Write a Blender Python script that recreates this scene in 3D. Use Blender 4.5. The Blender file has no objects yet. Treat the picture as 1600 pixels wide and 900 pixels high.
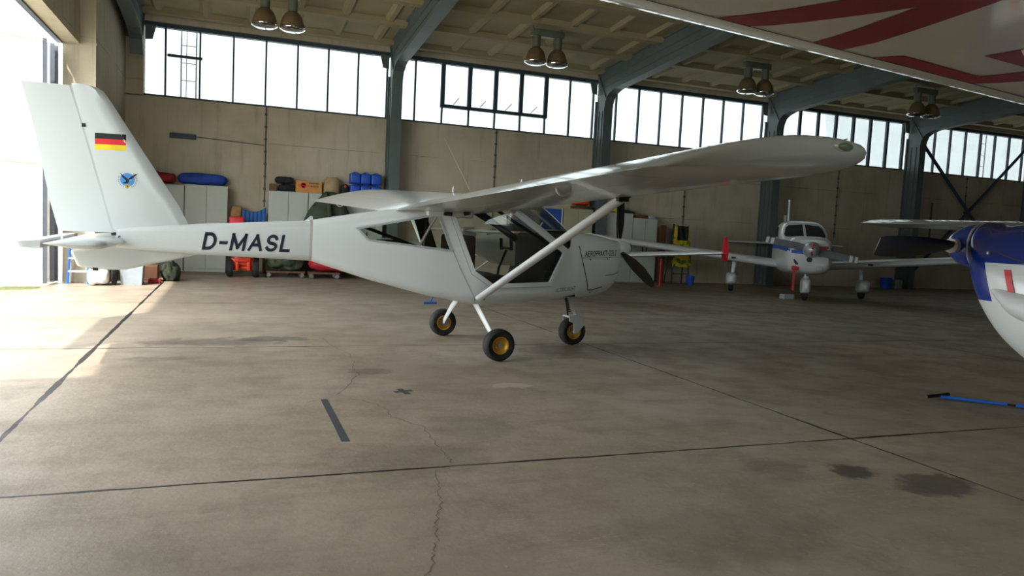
import bpy, bmesh, math, random
from mathutils import Vector, Matrix
from mathutils.bvhtree import BVHTree
random.seed(7)
S = bpy.context.scene
COL = S.collection
R = math.radians

# ------------------------------------------------------------------ camera
CAM_H = 1.32
F_PX = 1162.0
YAW, PITCH, ROLL = R(20.9), R(-4.4), R(2.8)
_f = Vector((math.sin(YAW)*math.cos(PITCH), math.cos(YAW)*math.cos(PITCH), math.sin(PITCH)))
_r = Vector((math.cos(YAW), -math.sin(YAW), 0))
_u = _r.cross(_f)
_r2 = _r*math.cos(ROLL) + _u*math.sin(ROLL)
_u2 = -_r*math.sin(ROLL) + _u*math.cos(ROLL)
cam = bpy.data.cameras.new('camera'); cam.sensor_width = 36; cam.lens = F_PX/1600*36
cam.clip_end = 500; cam.clip_start = 0.05
co = bpy.data.objects.new('camera', cam); COL.objects.link(co)
M = Matrix((_r2, _u2, -_f)).transposed().to_4x4(); M.translation = (0, 0, CAM_H)
co.matrix_world = M
S.camera = co

# ------------------------------------------------------------------ light, exposure
SKY = 8.6
SUN = 7.5
S.view_settings.view_transform = 'Standard'; S.view_settings.look = 'None'
S.view_settings.gamma = 1; S.view_settings.exposure = 0.03
S.view_settings.use_curve_mapping = False
S.cycles.use_denoising = True
S.cycles.max_bounces = 10; S.cycles.diffuse_bounces = 6; S.cycles.transparent_max_bounces = 16
S.cycles.sample_clamp_indirect = 8
w = bpy.data.worlds.new('sky'); S.world = w; w.use_nodes = True
bg = w.node_tree.nodes['Background']
bg.inputs[0].default_value = (0.91, 0.965, 1.0, 1); bg.inputs[1].default_value = SKY
def light(name, kind, loc, direction, energy, color=(1, 1, 1)):
    l = bpy.data.lights.new(name, kind); l.energy = energy; l.color = color
    o = bpy.data.objects.new(name, l); COL.objects.link(o); o.location = loc
    o.rotation_euler = Vector(direction).to_track_quat('-Z', 'Y').to_euler()
    return o
s = light('sun', 'SUN', (-20, -30, 50), (1.91, 2.8, -4.25), SUN, (1, 0.95, 0.88)); s.data.angle = R(1.1)
def portal(name, loc, direction, sx, sy):
    o = light(name, 'AREA', loc, direction, 1)
    o.data.shape = 'RECTANGLE'; o.data.size = sx; o.data.size_y = sy; o.data.cycles.is_portal = True
D = 19.39            # inner face of the window wall
DOOR_Y0, DOOR_Y1, DOOR_Z = 3.86, 15.4, 4.25
def mk_portals():
    o = light('door_portal', 'AREA', (-2.95, (DOOR_Y0+DOOR_Y1)/2, DOOR_Z/2), (1, 0, 0), 1)
    o.data.shape = 'RECTANGLE'; o.data.size = DOOR_Y1-DOOR_Y0+1; o.data.size_y = DOOR_Z; o.data.cycles.is_portal = True
    o.rotation_euler = (R(90), 0, R(-90))
    o = light('window_portal', 'AREA', (15.5, D+0.3, 4.86), (0, -1, 0), 1)
    o.data.shape = 'RECTANGLE'; o.data.size = 36; o.data.size_y = 1.7; o.data.cycles.is_portal = True
    o.rotation_euler = (R(-90), 0, 0)
mk_portals()
o = light('added_window_portal', 'AREA', (4.0, -6.4, 4.5), (0, 1, 0), 1)  # portal for the windows added in the unseen wall behind the camera
o.data.shape = 'RECTANGLE'; o.data.size = 13; o.data.size_y = 2.1; o.data.cycles.is_portal = True; o.rotation_euler = (R(90), 0, 0)

# ------------------------------------------------------------------ materials
def lin(c):
    c = c.lstrip('#'); v = [int(c[i:i+2], 16)/255 for i in (0, 2, 4)]
    return [x/12.92 if x <= .04045 else ((x+.055)/1.055)**2.4 for x in v]
def pm(name, hexcol, rough=.5, metal=0, var=.1, scale=6, bump=0, coat=0, spec=.5, bscale=None):
    m = bpy.data.materials.new(name); m.use_nodes = True
    nt = m.node_tree; b = nt.nodes['Principled BSDF']
    c = lin(hexcol)
    tc = nt.nodes.new('ShaderNodeTexCoord')
    n = nt.nodes.new('ShaderNodeTexNoise'); n.inputs['Scale'].default_value = scale; n.inputs['Detail'].default_value = 5
    nt.links.new(tc.outputs['Object'], n.inputs['Vector'])
    r = nt.nodes.new('ShaderNodeValToRGB')
    r.color_ramp.elements[0].position = .3; r.color_ramp.elements[1].position = .7
    r.color_ramp.elements[0].color = [x*(1-var) for x in c]+[1]
    r.color_ramp.elements[1].color = [min(1, x*(1+var)) for x in c]+[1]
    nt.links.new(n.outputs['Fac'], r.inputs['Fac']); nt.links.new(r.outputs['Color'], b.inputs['Base Color'])
    b.inputs['Roughness'].default_value = rough; b.inputs['Metallic'].default_value = metal
    b.inputs['Specular IOR Level'].default_value = spec
    if coat: b.inputs['Coat Weight'].default_value = coat; b.inputs['Coat Roughness'].default_value = .08
    if bump:
        bp = nt.nodes.new('ShaderNodeBump'); bp.inputs['Strength'].default_value = bump; bp.inputs['Distance'].default_value = .02
        n2 = nt.nodes.new('ShaderNodeTexNoise'); n2.inputs['Scale'].default_value = bscale or scale*6
        nt.links.new(tc.outputs['Object'], n2.inputs['Vector'])
        nt.links.new(n2.outputs['Fac'], bp.inputs['Height']); nt.links.new(bp.outputs['Normal'], b.inputs['Normal'])
    return m
class G:                                    # tiny node-graph helper
    def __init__(s, m): s.nt = m.node_tree
    def n(s, t, **k):
        x = s.nt.nodes.new('ShaderNode'+t)
        for a, v in k.items(): setattr(x, a, v)
        return x
    def l(s, a, b): s.nt.links.new(a, b)
    def math(s, op, a, b=None, c=None):
        x = s.n('Math', operation=op)
        for i, v in enumerate((a, b, c)):
            if v is None: continue
            if isinstance(v, (int, float)): x.inputs[i].default_value = v
            else: s.l(v, x.inputs[i])
        return x.outputs[0]
    def mapr(s, v, a, b, c=0, d=1):
        x = s.n('MapRange', interpolation_type='SMOOTHSTEP')
        s.l(v, x.inputs[0])
        for i, q in enumerate((a, b, c, d)): x.inputs[1+i].default_value = q
        return x.outputs[0]
    def mix(s, f, a, b):
        x = s.n('Mix', data_type='RGBA')
        for i, v in ((0, f), (6, a), (7, b)):
            if isinstance(v, (int, float)): x.inputs[i].default_value = v
            elif isinstance(v, (list, tuple)): x.inputs[i].default_value = list(v)[:3]+[1]
            else: s.l(v, x.inputs[i])
        return x.outputs[2]
    def noise(s, vec, scale, detail=4, rough=.5):
        x = s.n('TexNoise'); s.l(vec, x.inputs['Vector']); x.inputs['Scale'].default_value = scale
        x.inputs['Detail'].default_value = detail; x.inputs['Roughness'].default_value = rough
        return x.outputs['Fac']

def floor_material():
    m = bpy.data.materials.new('concrete floor'); m.use_nodes = True; g = G(m); b = m.node_tree.nodes['Principled BSDF']
    P = g.n('NewGeometry').outputs['Position']; sp = g.n('SeparateXYZ'); g.l(P, sp.inputs[0]); x, y = sp.outputs[0], sp.outputs[1]
    big, mid, fine = g.noise(P, .45, 5, .6), g.noise(P, 2.2, 6, .62), g.noise(P, 26, 5, .6)
    mp = g.n('Mapping'); g.l(P, mp.inputs[0]); mp.inputs['Scale'].default_value = (.6, 5, 1)
    streak = g.noise(mp.outputs[0], 1.2, 5, .6)
    c = g.mix(g.mapr(big, .35, .65), lin('#8f8170'), lin('#a19382'))
    c = g.mix(g.mapr(mid, .42, .7, 0, .5), c, lin('#786a5b'))
    c = g.mix(g.mapr(streak, .5, .72, 0, .24), c, lin('#6c6052'))
    c = g.mix(g.mapr(g.noise(P, 9, 8, .7), .52, .75, 0, .4), c, lin('#6e6253'))
    c = g.mix(g.mapr(g.noise(P, 55, 3, .6), .66, .74, 0, .45), c, lin('#4f463c'))
    c = g.mix(g.mapr(g.noise(P, 38, 2, .5), .70, .76, 0, .35), c, lin('#cfc6b6'))
    for rot, sc_, th_ in ((.5, 6, .012), (-.9, 5, .01)):
        m2 = g.n('Mapping'); g.l(P, m2.inputs[0]); m2.inputs['Rotation'].default_value = (0, 0, rot); m2.inputs['Scale'].default_value = (.35, 3.0, 1)
        nn = g.noise(m2.outputs[0], sc_, 2, .4); line = g.math('LESS_THAN', g.math('ABSOLUTE', g.math('SUBTRACT', nn, .5)), th_*.35)
        c = g.mix(g.math('MULTIPLY', g.math('MULTIPLY', line, g.mapr(g.noise(P, 1.1, 2), .5, .62, 0, 1)), .22), c, lin('#c4b9a8'))
    c = g.mix(g.mapr(fine, .5, .8, 0, .3), c, lin('#b0a695'))
    # oil and damp stains (x, y, radius x, radius y, strength)
    wob = g.noise(P, 5, 5, .65)
    for (sx, sy, rx, ry, st) in [(3.46, 3.28, .13, .13, .75), (3.78, 2.98, .26, .16, .65), (3.02, 3.42, .2, .2, .25),
                                 (-.2, 8.35, .75, .22, .45), (.45, 8.55, .45, .16, .55), (-.6, 7.4, .3, .12, .3), (1.2, 6.6, .2, .12, .4),
                                 (.95, 4.0, .5, .35, .22), (1.55, 4.6, .3, .3, .2), (3.9, 7.5, .9, .5, .3), (2.1, 2.7, .5, .3, .2)]:
        dx = g.math('DIVIDE', g.math('SUBTRACT', x, sx), rx); dy = g.math('DIVIDE', g.math('SUBTRACT', y, sy), ry)
        d = g.math('SQRT', g.math('ADD', g.math('MULTIPLY', dx, dx), g.math('MULTIPLY', dy, dy)))
        d = g.math('ADD', d, g.math('MULTIPLY', g.math('SUBTRACT', wob, .5), 2.6))
        c = g.mix(g.mapr(d, .7, 1.25, st, 0), c, lin('#2f2c29'))
    # pale repair patch
    dx = g.math('DIVIDE', g.math('SUBTRACT', x, 2.33), .22); dy = g.math('DIVIDE', g.math('SUBTRACT', y, 5.85), .1)
    d = g.math('ADD', g.math('SQRT', g.math('ADD', g.math('MULTIPLY', dx, dx), g.math('MULTIPLY', dy, dy))), g.math('MULTIPLY', g.math('SUBTRACT', wob, .5), 3))
    c = g.mix(g.mapr(d, .7, 1.1, .5, 0), c, lin('#c9bda8'))
    # slab joints
    wav = g.math('MULTIPLY', g.math('SUBTRACT', g.noise(P, 5, 6, .7), .5), .03)
    wid = g.mapr(g.noise(P, 1.3, 3), .3, .7, .4, 1.2)
    jm = None
    for ax, off, per, wd in ((x, -1.196, 5.238, .012), (y, 3.88, 4.13, .014)):
        v = g.math('ADD', g.math('SUBTRACT', ax, off), wav)
        t = g.math('ABSOLUTE', g.math('SUBTRACT', g.math('WRAP', g.math('ADD', v, per/2), per, 0.0), per/2))
        k = g.math('LESS_THAN', t, g.math('MULTIPLY', wid, wd))
        jm = k if jm is None else g.math('MAXIMUM', jm, k)
    # the joint by the door is wider
    v = g.math('ABSOLUTE', g.math('ADD', g.math('ADD', x, 1.196), wav)); k = g.math('LESS_THAN', v, g.math('MULTIPLY', wid, .021))
    jm = g.math('MAXIMUM', jm, k)
    c = g.mix(jm, c, lin('#15110f'))
    g.l(c, b.inputs['Base Color'])
    g.l(g.mapr(mid, .3, .7, .42, .62), b.inputs['Roughness']); b.inputs['Specular IOR Level'].default_value = .35
    bp = g.n('Bump'); bp.inputs['Strength'].default_value = .25; bp.inputs['Distance'].default_value = .01
    g.l(g.math('SUBTRACT', g.math('ADD', fine, mid), g.math('MULTIPLY', jm, 2)), bp.inputs['Height']); g.l(bp.outputs['Normal'], b.inputs['Normal'])
    return m
def wall_material(name, base, dark):
    m = bpy.data.materials.new(name); m.use_nodes = True; g = G(m); b = m.node_tree.nodes['Principled BSDF']
    P = g.n('NewGeometry').outputs['Position']; sp = g.n('SeparateXYZ'); g.l(P, sp.inputs[0])
    c = g.mix(g.mapr(g.noise(P, .7, 6, .6), .35, .68), lin(base), lin(dark))
    mp = g.n('Mapping'); g.l(P, mp.inputs[0]); mp.inputs['Scale'].default_value = (3, 3, .35)
    c = g.mix(g.mapr(g.noise(mp.outputs[0], 1.6, 5, .6), .5, .75, 0, .3), c, lin('#6d5f47'))
    z = sp.outputs[2]
    wv = g.math('MULTIPLY', g.math('SUBTRACT', g.noise(P, 2, 3), .5), .02)
    t = g.math('ABSOLUTE', g.math('SUBTRACT', g.math('WRAP', g.math('ADD', g.math('ADD', z, wv), -.075), 1.23, 0.0), .615))
    jl = g.math('MULTIPLY', g.math('LESS_THAN', t, .006), g.mapr(g.noise(P, .9, 2), .4, .6, 0, .6))
    c = g.mix(jl, c, lin('#3d3528'))
    g.l(c, b.inputs['Base Color']); b.inputs['Roughness'].default_value = .85; b.inputs['Specular IOR Level'].default_value = .2
    bp = g.n('Bump'); bp.inputs['Strength'].default_value = .15; bp.inputs['Distance'].default_value = .01
    g.l(g.noise(P, 30, 4), bp.inputs['Height']); g.l(bp.outputs['Normal'], b.inputs['Normal'])
    return m
def glass_material(name, tint, gloss=.08, rough=.02, dirt=0.0):
    m = bpy.data.materials.new(name); m.use_nodes = True; g = G(m); nt = m.node_tree
    nt.nodes.remove(nt.nodes['Principled BSDF']); out = nt.nodes['Material Output']
    t = g.n('BsdfTransparent'); gl = g.n('BsdfGlossy'); gl.inputs['Roughness'].default_value = rough
    tcol = lin(tint)
    tc = g.n('TexCoord'); nz = g.noise(tc.outputs['Object'], 2.0, 5)
    g.l(g.mix(g.mapr(nz, .3, .7, 0, 1), [x*(1-dirt) for x in tcol], tcol), t.inputs[0])
    fr = g.n('Fresnel'); fr.inputs[0].default_value = 1.45
    mx = g.n('MixShader'); g.l(g.math('MAXIMUM', g.math('MULTIPLY', fr.outputs[0], .6), gloss*.3), mx.inputs[0])
    g.l(t.outputs[0], mx.inputs[1]); g.l(gl.outputs[0], mx.inputs[2]); g.l(mx.outputs[0], out.inputs[0])
    return m
MAT = dict(
    floor=floor_material(), wall=wall_material('painted concrete wall', '#bdb39f', '#aaa08a'),
    ceiling=pm('painted precast ceiling', '#938769', .9, var=.14, scale=.8, bump=.2, bscale=20, spec=.2),
    steel=pm('blue grey painted steel', '#566160', .5, var=.12, scale=1.5),
    frame=pm('dark window steel', '#2e3d48', .55, var=.15),
    glass=glass_material('dusty window glass', '#b2b6b5', dirt=.03), fglass=glass_material('added window glass', '#e6eae8'), lattice=pm('pale galvanised lattice', '#c2ccd2', .6),
    white=pm('white aircraft paint', '#cfd4d4', .28, var=.02, scale=2, coat=.35),
    whiteb=pm('white airframe fabric', '#b9b8b2', .3, var=.03, scale=2, coat=.8),
    dark=pm('dark cabin lining', '#26262a', .8), seam=pm('panel gap', '#3a3c3c', .8),
    pglass=glass_material('acrylic glazing', '#f7f9f6', gloss=.1),
    black=pm('black plastic', '#141416', .45), rubber=pm('tyre rubber', '#1b1a19', .75, var=.2, scale=20, bump=.1),
    gold=pm('gold wheel rim', '#c89a34', .4, metal=.45, var=.1), metal=pm('bare metal', '#a8a8a8', .35, metal=.9),
    letter=pm('navy black lettering', '#16142e', .4), goldtxt=pm('old gold lettering', '#2e2408', .4),
    blackgl=pm('black gloss propeller', '#17171b', .22, coat=.5),
    red=pm('signal red', '#c0202a', .45), yellow=pm('flag yellow', '#f0d428', .45), flagred=pm('flag red', '#dc2a2e', .45), flagblack=pm('flag black', '#1c1a1e', .4),
    sky=pm('emblem blue', '#4a90d8', .4), egold=pm('emblem gold', '#c8a840', .4), grey=pm('grey print', '#8a9094', .5),
    wred=pm('dark red wing lettering', '#8a1420', .4, var=.06), wingu=pm('cream white wing paint', '#dcd5c5', .33, var=.04, scale=3, coat=.8),
    blue=pm('dark blue aircraft paint', '#0b2f86', .25, var=.06, coat=.6), stripe=pm('stripe blue', '#2456b4', .35),
    pgrey=pm('grey painted propeller', '#6d7278', .45),
    cab=pm('light grey cabinet steel', '#b4b8ae', .5, var=.05, scale=2), cabg=pm('olive beige cabinet steel', '#a9a68a', .5, var=.05, scale=2),
    cabblue=pm('blue board', '#1f4f9c', .55), cloth_blue=pm('royal blue nylon', '#1c3f96', .75, var=.25, scale=5, bump=.4),
    cloth_red=pm('dark red nylon', '#8c1c22', .75, var=.2, bump=.4), cloth_green=pm('dark green tarpaulin', '#3a4433', .85, var=.25, scale=4, bump=.5, bscale=9),
    camo=pm('camouflage sheet', '#39422f', .85, var=.6, scale=9, bump=.5, bscale=12), tan=pm('tan paper sack', '#a07a4e', .8, var=.12, bump=.4, bscale=14),
    beige=pm('beige sack cloth', '#a8926c', .85, var=.12, bump=.4, bscale=14), card=pm('cardboard', '#c08a4a', .8, var=.08),
    blackcloth=pm('black nylon', '#1c1c20', .8, var=.3, bump=.4), canblue=pm('blue plastic canister', '#1a4db4', .4, var=.08),
    orange=pm('orange red machine paint', '#d8401c', .45, var=.1), bucket=pm('blue plastic', '#1c50b8', .45), binm=pm('grey plastic', '#90979c', .5),
    whitesack=pm('white woven sack', '#dcdcd6', .7, var=.06, bump=.4, bscale=14), wood=pm('brown wood', '#5c3d28', .6, var=.2),
    floral=None, lampbrown=pm('brown acrylic reflector', '#6a583f', .35, var=.1), lampgrey=pm('lamp housing grey', '#5c6052', .5),
    chrome=pm('chromed trim', '#d8d8d8', .12, metal=1), grass=pm('dry grass', '#a8ac78', .9, var=.35, scale=20, bump=.5), apron=pm('apron concrete', '#a8a49c', .9, var=.12, scale=1),
    leaf=pm('white door sheet', '#e8e6e0', .6, var=.04), leafedge=pm('blue grey door edge', '#676d78', .5), tape=pm('dark grey floor tape', '#3b3f42', .7, var=.15, scale=15),
    tow=pm('blue tow bar paint', '#1d66c8', .4), crack=pm('grey brown floor crack', '#6b5f50', .95), seatm=pm('dark seat cloth', '#3a2a2c', .9), redcover=pm('red cover sheet', '#a01822', .6, var=.15, bump=.3),
    galv=pm('galvanised cable', '#57504a', .6), greybox=pm('pale grey box', '#a4aaac', .5), lens=pm('lamp lens', '#6f8466', .12, coat=.8))
def striped(name, a, b, axis, freq):
    m = bpy.data.materials.new(name); m.use_nodes = True; g = G(m); bs = m.node_tree.nodes['Principled BSDF']
    tc = g.n('TexCoord'); sp = g.n('SeparateXYZ'); g.l(tc.outputs['Object'], sp.inputs[0])
    v = g.math('SINE', g.math('MULTIPLY', sp.outputs[axis], freq)); g.l(g.mix(g.mapr(v, -.2, .2), lin(a), lin(b)), bs.inputs['Base Color'])
    bs.inputs['Roughness'].default_value = .85; return m
MAT['striped'] = striped('blue striped cushion', '#1c4d94', '#3d6f9e', 0, 70)
def floral():
    m = bpy.data.materials.new('floral cloth'); m.use_nodes = True; g = G(m); bs = m.node_tree.nodes['Principled BSDF']
    tc = g.n('TexCoord'); o = tc.outputs['Object']; n = g.noise(o, 7, 4)
    c = g.mix(g.mapr(n, .42, .56), lin('#3c6a22'), lin('#c8b420')); c = g.mix(g.mapr(g.noise(o, 11, 3), .58, .68), c, lin('#d87a20'))
    g.l(c, bs.inputs['Base Color']); bs.inputs['Roughness'].default_value = .85; return m
MAT['floral'] = floral()

# ------------------------------------------------------------------ mesh builder
class B:
    def __init__(s): s.bm = bmesh.new()
    def box(s, c, d, rot=None):
        vs = [Vector((i*d[0]/2, j*d[1]/2, k*d[2]/2)) for i in (-1, 1) for j in (-1, 1) for k in (-1, 1)]
        if rot: vs = [rot @ v for v in vs]
        v = [s.bm.verts.new(Vector(c)+x) for x in vs]
        for q in ((0, 1, 3, 2), (4, 6, 7, 5), (0, 4, 5, 1), (2, 3, 7, 6), (0, 2, 6, 4), (1, 5, 7, 3)): s.bm.faces.new([v[i] for i in q])
        return s
    def rbox(s, c, d, r=.02, seg=2):
        t = bmesh.new(); bmesh.ops.create_cube(t, size=1)
        for v in t.verts: v.co = Vector((v.co.x*d[0], v.co.y*d[1], v.co.z*d[2]))
        bmesh.ops.bevel(t, geom=list(t.edges), offset=r, segments=seg, profile=.5, affect='EDGES')
        for v in t.verts: v.co += Vector(c)
        return s.join(t)
    def join(s, t):
        me = bpy.data.meshes.new('t'); t.to_mesh(me); t.free(); s.bm.from_mesh(me); bpy.data.meshes.remove(me); return s
    def loft(s, rings, caps=True, closed=True):
        L = [[s.bm.verts.new(p) for p in r] for r in rings]; n = len(L[0])
        for a, b in zip(L, L[1:]):
            for i in range(n if closed else n-1):
                j = (i+1) % n
                try: s.bm.faces.new((a[i], a[j], b[j], b[i]))
                except ValueError: pass
        if caps and closed:
            for r in (L[0], L[-1]):
                try: s.bm.faces.new(r)
                except ValueError: pass
        return s
    def tube(s, pts, r, n=8, flat=1.0, up=None):
        pts = [Vector(p) for p in pts]; rings = []
        for i, p in enumerate(pts):
            a = pts[max(0, i-1)]; b = pts[min(len(pts)-1, i+1)]; t = (b-a).normalized()
            ref = Vector(up) if up else (Vector((0, 0, 1)) if abs(t.z) < .9 else Vector((1, 0, 0)))
            x = t.cross(ref).normalized(); y = x.cross(t).normalized()
            rr = r[i] if isinstance(r, (list, tuple)) else r
            rings.append([p+x*rr*math.cos(2*math.pi*k/n)+y*rr*flat*math.sin(2*math.pi*k/n) for k in range(n)])
        return s.loft(rings)
    def lathe(s, prof, o=(0, 0, 0), axis='z', n=20, ring_=False):
        rings = []
        if ring_: prof = list(prof)+[prof[0]]
        for r, h in prof:
            ring = []
            for k in range(n):
                a = 2*math.pi*k/n; c, d = r*math.cos(a), r*math.sin(a)
                v = {'z': (c, d, h), 'y': (c, h, d), 'x': (h, c, d)}[axis]
                ring.append(Vector(o)+Vector(v))
            rings.append(ring)
        return s.loft(rings, caps=not ring_)
    def prism(s, poly, ax, a, b):            # poly 2D in the other two axes, extruded along ax from a to b
        def P(u, v, t): return {'x': (t, u, v), 'y': (u, t, v), 'z': (u, v, t)}[ax]
        return s.loft([[P(u, v, a) for u, v in poly], [P(u, v, b) for u, v in poly]])
    def mesh(s, name, mats, smooth=40, weld=False):
        if weld: bmesh.ops.remove_doubles(s.bm, verts=s.bm.verts, dist=1e-5)
        bmesh.ops.recalc_face_normals(s.bm, faces=s.bm.faces)
        me = bpy.data.meshes.new(name); s.bm.to_mesh(me); s.bm.free()
        for m in (mats if isinstance(mats, (list, tuple)) else [mats]): me.materials.append(MAT[m] if isinstance(m, str) else m)
        if smooth:
            for p in me.polygons: p.use_smooth = True
            me.set_sharp_from_angle(angle=R(smooth))
        return me
    def obj(s, name, mat, parent=None, loc=None, rot=None, smooth=40):
        o = bpy.data.objects.new(name, s.mesh(name, mat, smooth)); COL.objects.link(o)
        if parent: o.parent = parent
        if loc: o.location = loc
        if rot: o.rotation_euler = rot
        return o
def tag(o, label, cat, group=None, kind=None):
    if label: o['label'] = label
    if cat: o['category'] = cat
    if group: o['group'] = group
    if kind: o['kind'] = kind
    return o
def thing(name, label, cat, loc=(0, 0, 0), rz=0, group=None):
    o = bpy.data.objects.new(name, None); COL.objects.link(o); o.location = loc; o.rotation_euler = (0, 0, rz); o.empty_display_size = .2
    return tag(o, label, cat, group)
def struct(o): o['kind'] = 'structure'; return o
def copy_tree(o, parent=None):
    c = o.copy(); COL.objects.link(c)
    if parent: c.parent = parent
    for ch in list(o.children): copy_tree(ch, c)
    return c
def ray(px, py): return _f + _r2*((px-800)/F_PX) - _u2*((py-450)/F_PX)
def at_y(px, py, Y): d = ray(px, py); return Vector((0, 0, CAM_H)) + d*(Y/d.y)       # a measured pixel at a known depth
def at_z(px, py, z=0.): d = ray(px, py); return Vector((0, 0, CAM_H)) + d*((z-CAM_H)/d.z)
def rrect(x, zb, zt, wb, wt, rb, rt, n=5, yc=0):
    pts = []
    for (cy, cz, r, a0) in ((wb-rb, zb+rb, rb, -90), (wt-rt, zt-rt, rt, 0), (-(wt-rt), zt-rt, rt, 90), (-(wb-rb), zb+rb, rb, 180)):
        for k in range(n+1):
            a = R(a0+90*k/n); pts.append(Vector((x, yc+cy+r*math.cos(a), cz+r*math.sin(a))))
    return pts
def catmull(rows, sub):                      # interpolate rows of numbers
    out = []
    for i in range(len(rows)-1):
        p0, p1, p2, p3 = rows[max(0, i-1)], rows[i], rows[i+1], rows[min(len(rows)-1, i+2)]
        for k in range(sub):
            t = k/sub
            out.append([.5*((2*b)+(-a+c)*t+(2*a-5*b+4*c-d)*t*t+(-a+3*b-3*c+d)*t**3) for a, b, c, d in zip(p0, p1, p2, p3)])
    out.append(list(rows[-1])); return out
def airfoil(t=.15, camber=.02, n=16):        # closed loop of (xc, zc), leading edge at 0
    up, lo = [], []
    for i in range(n+1):
        x = .5*(1-math.cos(math.pi*i/n))
        th = 5*t*(.2969*math.sqrt(x)-.126*x-.3516*x*x+.2843*x**3-.1036*x**4)
        c = camber*4*x*(1-x); up.append((x, c+th)); lo.append((x, c-th))
    return list(reversed(up)) + lo[1:]
def bake(o):
    dg = bpy.context.evaluated_depsgraph_get(); dg.update()
    me = bpy.data.meshes.new_from_object(o.evaluated_get(dg)); return me
def text_bm(txt, width, height, shear=0., bold=0.):
    cu = bpy.data.curves.new('t', 'FONT'); cu.body = txt; cu.offset = bold; cu.resolution_u = 3
    o = bpy.data.objects.new('t', cu); COL.objects.link(o); me = bake(o)
    bm = bmesh.new(); bm.from_mesh(me); bpy.data.objects.remove(o); bpy.data.curves.remove(cu); bpy.data.meshes.remove(me)
    xs = [v.co.x for v in bm.verts]; ys = [v.co.y for v in bm.verts]
    for v in bm.verts:
        v.co.x = (v.co.x-min(xs))/(max(xs)-min(xs))*width; v.co.y = (v.co.y-min(ys))/(max(ys)-min(ys))*height
        v.co.x += shear*v.co.y; v.co.z = 0
    return bm
def _arc(cx, cy, rx, ry, a0, a1, n=10): return [(cx+rx*math.cos(R(a0+(a1-a0)*k/n)), cy+ry*math.sin(R(a0+(a1-a0)*k/n))) for k in range(n+1)]
GLYPH = {                                    # plain upright sign letters as strokes in a box 1 high
    'A': (.72, [[(0, 0), (.36, 1), (.72, 0)], [(.14, .33), (.58, .33)]]), 'C': (.6, [_arc(.32, .5, .32, .5, 45, 315, 14)]), 'D': (.62, [[(0, 0), (0, 1), (.25, 1)]+_arc(.25, .5, .37, .5, 90, -90)+[(0, 0)]]),
    'E': (.52, [[(.52, 0), (0, 0), (0, 1), (.52, 1)], [(0, .52), (.44, .52)]]), 'H': (.6, [[(0, 0), (0, 1)], [(.6, 0), (.6, 1)], [(0, .52), (.6, .52)]]), 'I': (.0, [[(0, 0), (0, 1)]]),
    'K': (.6, [[(0, 0), (0, 1)], [(.58, 1), (.03, .45)], [(.2, .6), (.62, 0)]]), 'L': (.5, [[(0, 1), (0, 0), (.5, 0)]]), 'M': (.78, [[(0, 0), (0, 1), (.39, .12), (.78, 1), (.78, 0)]]),
    'O': (.66, [_arc(.33, .5, .33, .5, 90, 450, 20)]), 'P': (.56, [[(0, 0), (0, 1), (.3, 1)]+_arc(.3, .74, .26, .26, 90, -90)+[(0, .48)]]), 'R': (.58, [[(0, 0), (0, 1), (.3, 1)]+_arc(.3, .74, .26, .26, 90, -90)+[(0, .48)], [(.28, .48), (.58, 0)]]),
    'S': (.58, [_arc(.29, .74, .27, .26, 20, 270, 12)+_arc(.29, .24, .29, .24, 90, -160, 12)]), 'T': (.6, [[(0, 1), (.6, 1)], [(.3, 1), (.3, 0)]]), 'U': (.58, [[(0, 1), (0, .3)]+_arc(.29, .3, .29, .3, 180, 360)+[(.58, 1)]]),
    '-': (.34, [[(0, .42), (.34, .42)]]), '2': (.54, [_arc(.27, .72, .27, .28, 160, -30, 10)+[(0, 0), (.56, 0)]])}
def stroke_bm(txt, width, height, shear, th, gap=.26):
    bm = bmesh.new(); x = 0; runs = []
    for ch in txt:
        w_, st = GLYPH[ch]
        for pl in st:
            q = [Vector((x+th/2+u, th/2+v*(1-th))) for u, v in pl]; run = [q[0]]
            for i in range(1, len(q)):
                run.append(q[i])
                if i < len(q)-1 and (q[i]-q[i-1]).normalized().dot((q[i+1]-q[i]).normalized()) < .4: runs.append(run); run = [q[i]]
            runs.append(run)
        x += w_+th+gap-.08
    k = width/(x-gap+.08)
    for pl in runs:
        L = []
        for i, p in enumerate(pl):
            p = Vector(p); a = (p-Vector(pl[i-1])).normalized() if i else None; b = (Vector(pl[i+1])-p).normalized() if i < len(pl)-1 else None
            if a is None: p = p-b*th*.0; n_ = Vector((-b.y, b.x)); m_ = n_
            elif b is None: n_ = Vector((-a.y, a.x)); m_ = n_
            else:
                n1, n2 = Vector((-a.y, a.x)), Vector((-b.y, b.x)); m_ = n1+n2; m_ = m_/max(.55, m_.dot(n1))
            L.append([p-m_*th/2, p+m_*th/2])
        for e, i in ((0, 1), (-1, -2)):
            d = (Vector(pl[e])-Vector(pl[i])).normalized()*th*.5
            if (Vector(pl[0])-Vector(pl[-1])).length > .01: L[e] = [q+d for q in L[e]]
        vs = [[bm.verts.new((k*q.x+shear*height*q.y, height*min(1, max(0, q.y)), 0)) for q in r_] for r_ in L]
        for a, b in zip(vs, vs[1:]): bm.faces.new((a[0], b[0], b[1], a[1]))
    return bm
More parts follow.
